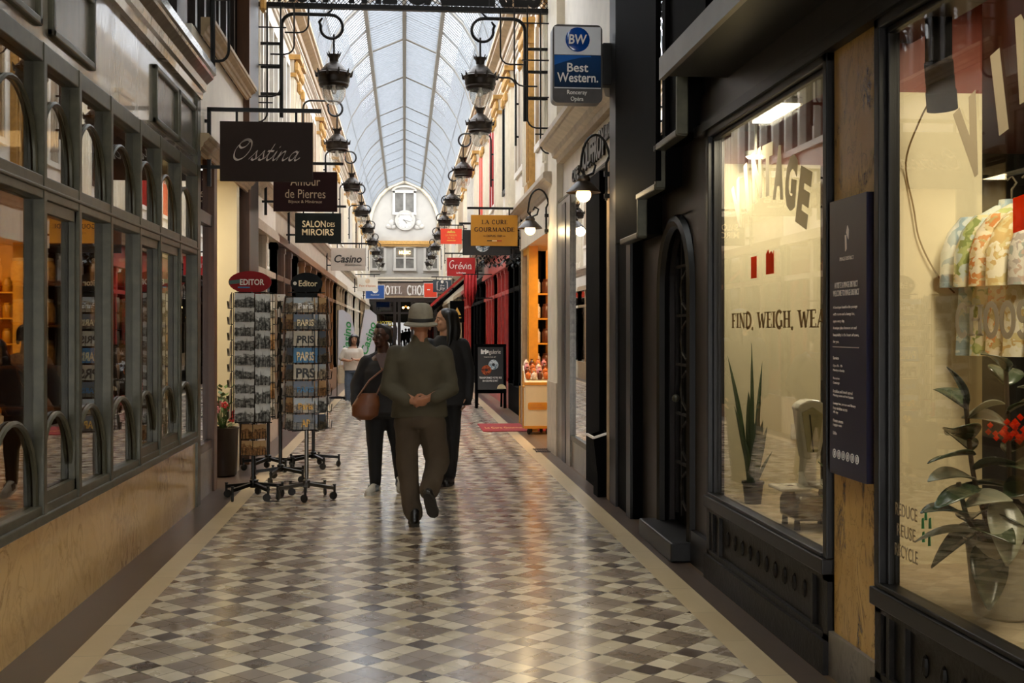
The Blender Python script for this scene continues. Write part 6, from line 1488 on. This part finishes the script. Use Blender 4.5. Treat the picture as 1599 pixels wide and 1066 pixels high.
for q in (-1, 1): sp_.tube([W(q*.033+.026*math.cos(a), .094-abs(.012*math.cos(a)), .012+.02*math.sin(a)) for a in [k/12*2*PI for k in range(13)]], .0022, 5)
sp_.bar(W(-.008,.096,.014), W(.008,.096,.014), .004)
for q in (-1, 1): sp_.bar(W(q*.06,.084,.016), W(q*.076,-.0,.012), .004)
sp_.build('spectacles', 'specs', t)
b = MB(); b.ball(W(0,-.035,.045), (.088,.09,.08), 16, rot=R); b.ball(W(0,-.09,.01), (.06,.06,.07), 12, rot=R); b.limb([W(-.07,-.02,.06),W(0,.045,.1),W(.07,-.02,.06)],[.025,.03,.025]); b.limb([W(-.072,-.03,.05),W(-.075,-.05,-.06)],[.025,.018]); b.limb([W(.072,-.03,.05),W(.075,-.05,-.06)],[.025,.018]); blob(b, 'hair', 'hairB', t, .01, 3, .003)
b = MB(); b.loft([((0,0,.76),.215,.15),((0,0,.9),.2,.14),((0,-.01,1.05),.195,.14),((0,-.02,1.16),.2,.15),((0,0,1.24),.19,.12),((.0,.03,1.3),.13,.08)], n=24)
for s in (-1, 1): b.limb([(s*.16,0,1.255),(s*.08,.045,1.315)],[.055,.035])
b.limb([(-.165,0,1.245),(-.262,.03,1.03),(-.27,-.045,.86)],[.073,.066,.048]); b.limb([(.165,0,1.245),(.245,.03,1.02),(.19,-.065,.9)],[.073,.066,.048]); blob(b, 'top', 'topD', t, .012, 3, .005)
b = MB(); b.prism([(-.085,1.33),(.075,1.33),(.0,1.1)], 'y', -.158, -.13); b.build('neckline_skin', 'skinD', body, smooth=False)
MB().tube([(-.05,-.1,1.33),(-.03,-.155,1.2),(0,-.165,1.12),(.035,-.155,1.2),(.05,-.1,1.33)], .004, 6).build('necklace', 'gilt', t)
b = MB(); b.loft([((0,0,.72),.18,.13),((0,0,.82),.185,.14)], n=20); b.limb([(-.09,0,.74),(-.09,-.04,.45),(-.085,-.025,.1)],[.105,.075,.056]); b.limb([(.09,0,.74),(.13,.0,.45),(.15,.09,.14)],[.105,.075,.056]); blob(b, 'trousers', 'blackcloth', t, .012, 3, .004)
shoe(t, (-.06,.03,0), (-.16,-.21,0), 'shoeW', 'shoeW', stripes='shoeB'); shoe(t, (.14,.14,.07), (.17,-.1,.005), 'shoeW', 'shoeW', stripes='shoeB', up=(0,-.2,1))
t2 = thing('handbag', 'brown leather shoulder bag held at the hip of the woman in dark top', 'bag', (-.37, 11.22, .7))
b = MB(); b.loft([((-.37,11.24,.71),.06,.035),((-.37,11.24,.75),.125,.055),((-.36,11.24,.85),.13,.06),((-.34,11.25,.93),.1,.05),((-.33,11.25,.96),.07,.035)], n=20); blob(b, 'pouch', 'bag', t2, .01, 3, .003)
MB().tube([(-.44,11.23,.92),(-.33,11.22,1.08),(-.16,11.225,1.22),(-.05,11.3,1.36)], .009, 6).tube([(-.27,11.22,.93),(-.2,11.22,1.08),(-.16,11.225,1.22)], .008, 6).build('strap', 'bag', t2); settle(t2)

# --- young man in black coat, in profile behind the man in the hat
t = person('young person in black hooded coat with long dark hair, looking left', .41, 11.95)
b = MB(); W, R = head_prims(b, (-.01,-.02,1.65), (-.96,-.32,-.02), 1.0)
b.cone((-.0,0,1.44),(-.0,-.0,1.57),.056,.052); b.loft([((0,0,.9),.15,.11),((0,0,1.2),.17,.11),((0,0,1.38),.17,.1),((-.0,0,1.47),.08,.07)])
b.limb([(.17,0,1.4),(.22,.02,1.12),(.2,-.05,.9)],[.05,.042,.028]); b.limb([(-.17,0,1.4),(-.2,.02,1.12),(-.18,-.06,.9)],[.05,.042,.028])
b.limb([(.07,0,.9),(.07,0,.5),(.05,0,.1)],[.08,.055,.04]); b.limb([(-.07,0,.9),(-.05,-.1,.5),(-.02,-.02,.1)],[.08,.055,.04])
hand(b, (.2,-.05,.9), (0,-.1,-1), (-1,0,0), 1, 1, .5); hand(b, (-.18,-.06,.9), (0,-.1,-1), (1,0,0), 1, -1, .5)
body = blob(b, 'body', 'skinL', t, .007, 2); face_parts(body, W, R, 1.0)
b = MB(); b.ball(W(0,-.03,.045), (.086,.096,.085), 16, rot=R); b.limb([W(.07,.0,.06),W(.085,-.01,-.06),W(.08,.0,-.2),W(.075,.03,-.3)],[.035,.034,.028,.014]); b.limb([W(-.07,-.02,.06),W(-.085,-.03,-.06),W(-.08,-.02,-.2),W(-.075,0,-.3)],[.035,.034,.03,.016]); b.limb([W(0,-.08,.05),W(0,-.1,-.1),W(0,-.09,-.22)],[.07,.075,.06]); blob(b, 'hair', 'hair', t, .01, 3, .003)
b = MB(); b.loft([((.03,0,.8),.24,.16),((.02,0,.95),.22,.15),((0,0,1.2),.215,.14),((0,0,1.36),.2,.12),((.0,0,1.44),.13,.1),((.0,.01,1.5),.085,.08)], n=24); b.limb([(.17,0,1.4),(.235,.02,1.12),(.22,-.045,.87)],[.078,.068,.056]); b.limb([(-.17,0,1.4),(-.225,.02,1.12),(-.2,-.055,.9)],[.078,.068,.056]); b.limb([(-.02,.07,1.46),(.06,.08,1.46),(.1,.04,1.44)],[.06,.06,.05]); blob(b, 'coat', 'coat', t, .012, 3, .005)
b = MB(); b.loft([((0,0,.8),.15,.11),((0,0,.9),.16,.12)]); b.limb([(.07,0,.82),(.075,0,.5),(.05,0,.1)],[.1,.078,.062]); b.limb([(-.07,0,.82),(-.04,-.1,.5),(-.01,-.02,.12)],[.1,.078,.062]); blob(b, 'trousers', 'blackcloth', t, .012, 3, .004)
shoe(t, (.07,.08,0), (-.0,-.18,0), 'shoeB', 'sole', h=.12); shoe(t, (-.0,.05,0), (-.06,-.2,0), 'shoeB', 'sole', h=.12)

# --- woman in cream top far behind
t = person('distant woman with dark bob in cream top and jeans carrying a canvas bag', -1.1, 25.0); b = MB(); k = .9
W, R = head_prims(b, (.05,-.02,1.36), (.1,-1,.02), .95)
b.cone((.03,0,1.2),(.05,0,1.3),.05,.048); b.loft([((0,0,.75),.14,.1),((0,0,.95),.14,.1),((.01,0,1.12),.15,.1),((.02,0,1.21),.08,.06)])
b.limb([(-.14,0,1.14),(-.22,.0,.95),(-.05,-.16,.92)],[.042,.036,.026]); b.limb([(.17,0,1.14),(.21,0,.94),(.12,-.16,.94)],[.042,.036,.026])
b.limb([(-.07,0,.78),(-.08,-.04,.42),(-.08,0,.08)],[.078,.05,.036]); b.limb([(.07,0,.78),(.07,.06,.42),(.07,.12,.1)],[.078,.05,.036])
hand(b, (-.05,-.16,.92), (1,-.3,.1), (0,0,1), .9, 1, .6); hand(b, (.12,-.16,.94), (-1,-.3,.1), (0,0,1), .9, -1, .6)
body = blob(b, 'body', 'skinL', t, .009, 2); face_parts(body, W, R, .95)
b = MB(); b.ball(W(0,-.03,.04), (.09,.09,.085), 16, rot=R); b.limb([W(.08,-.01,.04),W(.09,-.01,-.06),W(.085,.0,-.13)],[.035,.036,.024]); b.limb([W(-.08,-.01,.04),W(-.09,-.01,-.06),W(-.085,.0,-.13)],[.035,.036,.024]); b.limb([W(0,-.08,.03),W(0,-.08,-.1)],[.07,.06]); b.limb([W(-.05,.05,.07),W(.05,.05,.07)],[.025,.025]); blob(b, 'hair', 'hair', t, .012, 2)
b = MB(); b.loft([((0,0,.72),.18,.13),((0,0,.9),.17,.12),((.01,0,1.1),.175,.12),((.02,0,1.18),.11,.08)], n=20); b.limb([(-.14,0,1.13),(-.21,.0,.98)],[.07,.065]); b.limb([(.17,0,1.13),(.205,0,.98)],[.07,.065]); blob(b, 'top', 'creamtop', t, .014, 3, .005)
b = MB(); b.loft([((0,0,.68),.15,.11),((0,0,.78),.15,.11)]); b.limb([(-.075,0,.7),(-.08,-.04,.42),(-.08,0,.1)],[.09,.07,.055]); b.limb([(.075,0,.7),(.07,.06,.42),(.07,.12,.12)],[.09,.07,.055]); blob(b, 'jeans', 'jeans', t, .014, 3, .004)
shoe(t, (-.08,.06,0), (-.09,-.17,0), 'shoeW', 'shoeW'); shoe(t, (.07,.18,.03), (.08,-.04,0), 'shoeW', 'shoeW')
t2 = thing('tote_bag', 'beige canvas bag hanging from the arm of the distant woman', 'bag', (-1.3, 24.97, .5)); MB().loft([((-1.3,24.97,.45),.09,.03),((-1.3,24.97,.6),.1,.04),((-1.3,24.97,.75),.08,.025)], n=16).build('pouch', 'tote', t2); MB().tube([(-1.36,24.97,.74),(-1.32,24.97,.94),(-1.28,24.97,.98),(-1.25,24.97,.74)], .008, 6).build('strap', 'tote', t2); settle(t2)
# ------------------------------------------------------------------ daylight and lamps
wd = bpy.data.worlds.new('sky'); scene.world = wd; wd.use_nodes = True
wt = wd.node_tree; bg = wt.nodes['Background']; bg.inputs[0].default_value = (1.0, .985, .96, 1); bg.inputs[1].default_value = 5.2
def area(name, loc, rot, sx, sy, e, col):
    L = bpy.data.lights.new(name, 'AREA'); L.shape = 'RECTANGLE'; L.size = sx; L.size_y = sy; L.energy = e; L.color = col
    o = bpy.data.objects.new(name, L); COL.objects.link(o); o.location = loc; o.rotation_euler = rot; return o
def point(name, loc, e, col, r=.08):
    L = bpy.data.lights.new(name, 'POINT'); L.energy = e; L.color = col; L.shadow_soft_size = r
    o = bpy.data.objects.new(name, L); COL.objects.link(o); o.location = loc; return o
warm = (1, .92, .76)
area('shop_light', (2.14, 6.7, 2.78), (0, 0, 0), .1, .5, 20, warm)
area('shop_light', (2.35, 3.7, 2.98), (0, 0, 0), .5, 1.6, 46, warm)  # no fixture here; added to brighten the near window display
area('shop_light', (3.6, 8.5, 2.98), (0, 0, 0), .8, .8, 14, warm)
area('shop_light', (-3.0, 9.6, 3.05), (0, 0, 0), .8, .8, 9, (1, .62, .26))  # added lamp without fixture; warm glow standing in for a reflection
area('shop_light', (-2.9, 6.4, 3.05), (0, 0, 0), .6, 1.6, 1.5, (1, .62, .26))  # also added, for the same warm tone behind the left panes
area('shop_light', (-3.0, 12.2, 3.25), (0, 0, 0), .8, 1.2, 36, (1, .86, .62))
area('shop_light', (2.7, 17.2, 3.15), (0, 0, 0), .8, 2, 40, (1, .72, .35))

# ------------------------------------------------------------------ camera
cam = bpy.data.cameras.new('camera'); co = bpy.data.objects.new('camera', cam); COL.objects.link(co)
cam.sensor_width = 36; cam.lens = 36*1850/1599; cam.clip_end = 300
co.location = (0, 0, 1.55); co.rotation_euler = (PI/2, 0, -math.atan(168/1850)); cam.shift_y = -17/1599
scene.camera = co
scene.view_settings.view_transform = 'Standard'; scene.view_settings.look = 'None'
scene.view_settings.exposure = 1.15; scene.view_settings.gamma = 1
scene.cycles.use_denoising = True
scene.cycles.max_bounces = 10; scene.cycles.diffuse_bounces = 4; scene.cycles.glossy_bounces = 4; scene.cycles.transparent_max_bounces = 16
scene.cycles.caustics_reflective = False; scene.cycles.caustics_refractive = False; scene.cycles.sample_clamp_indirect = 6
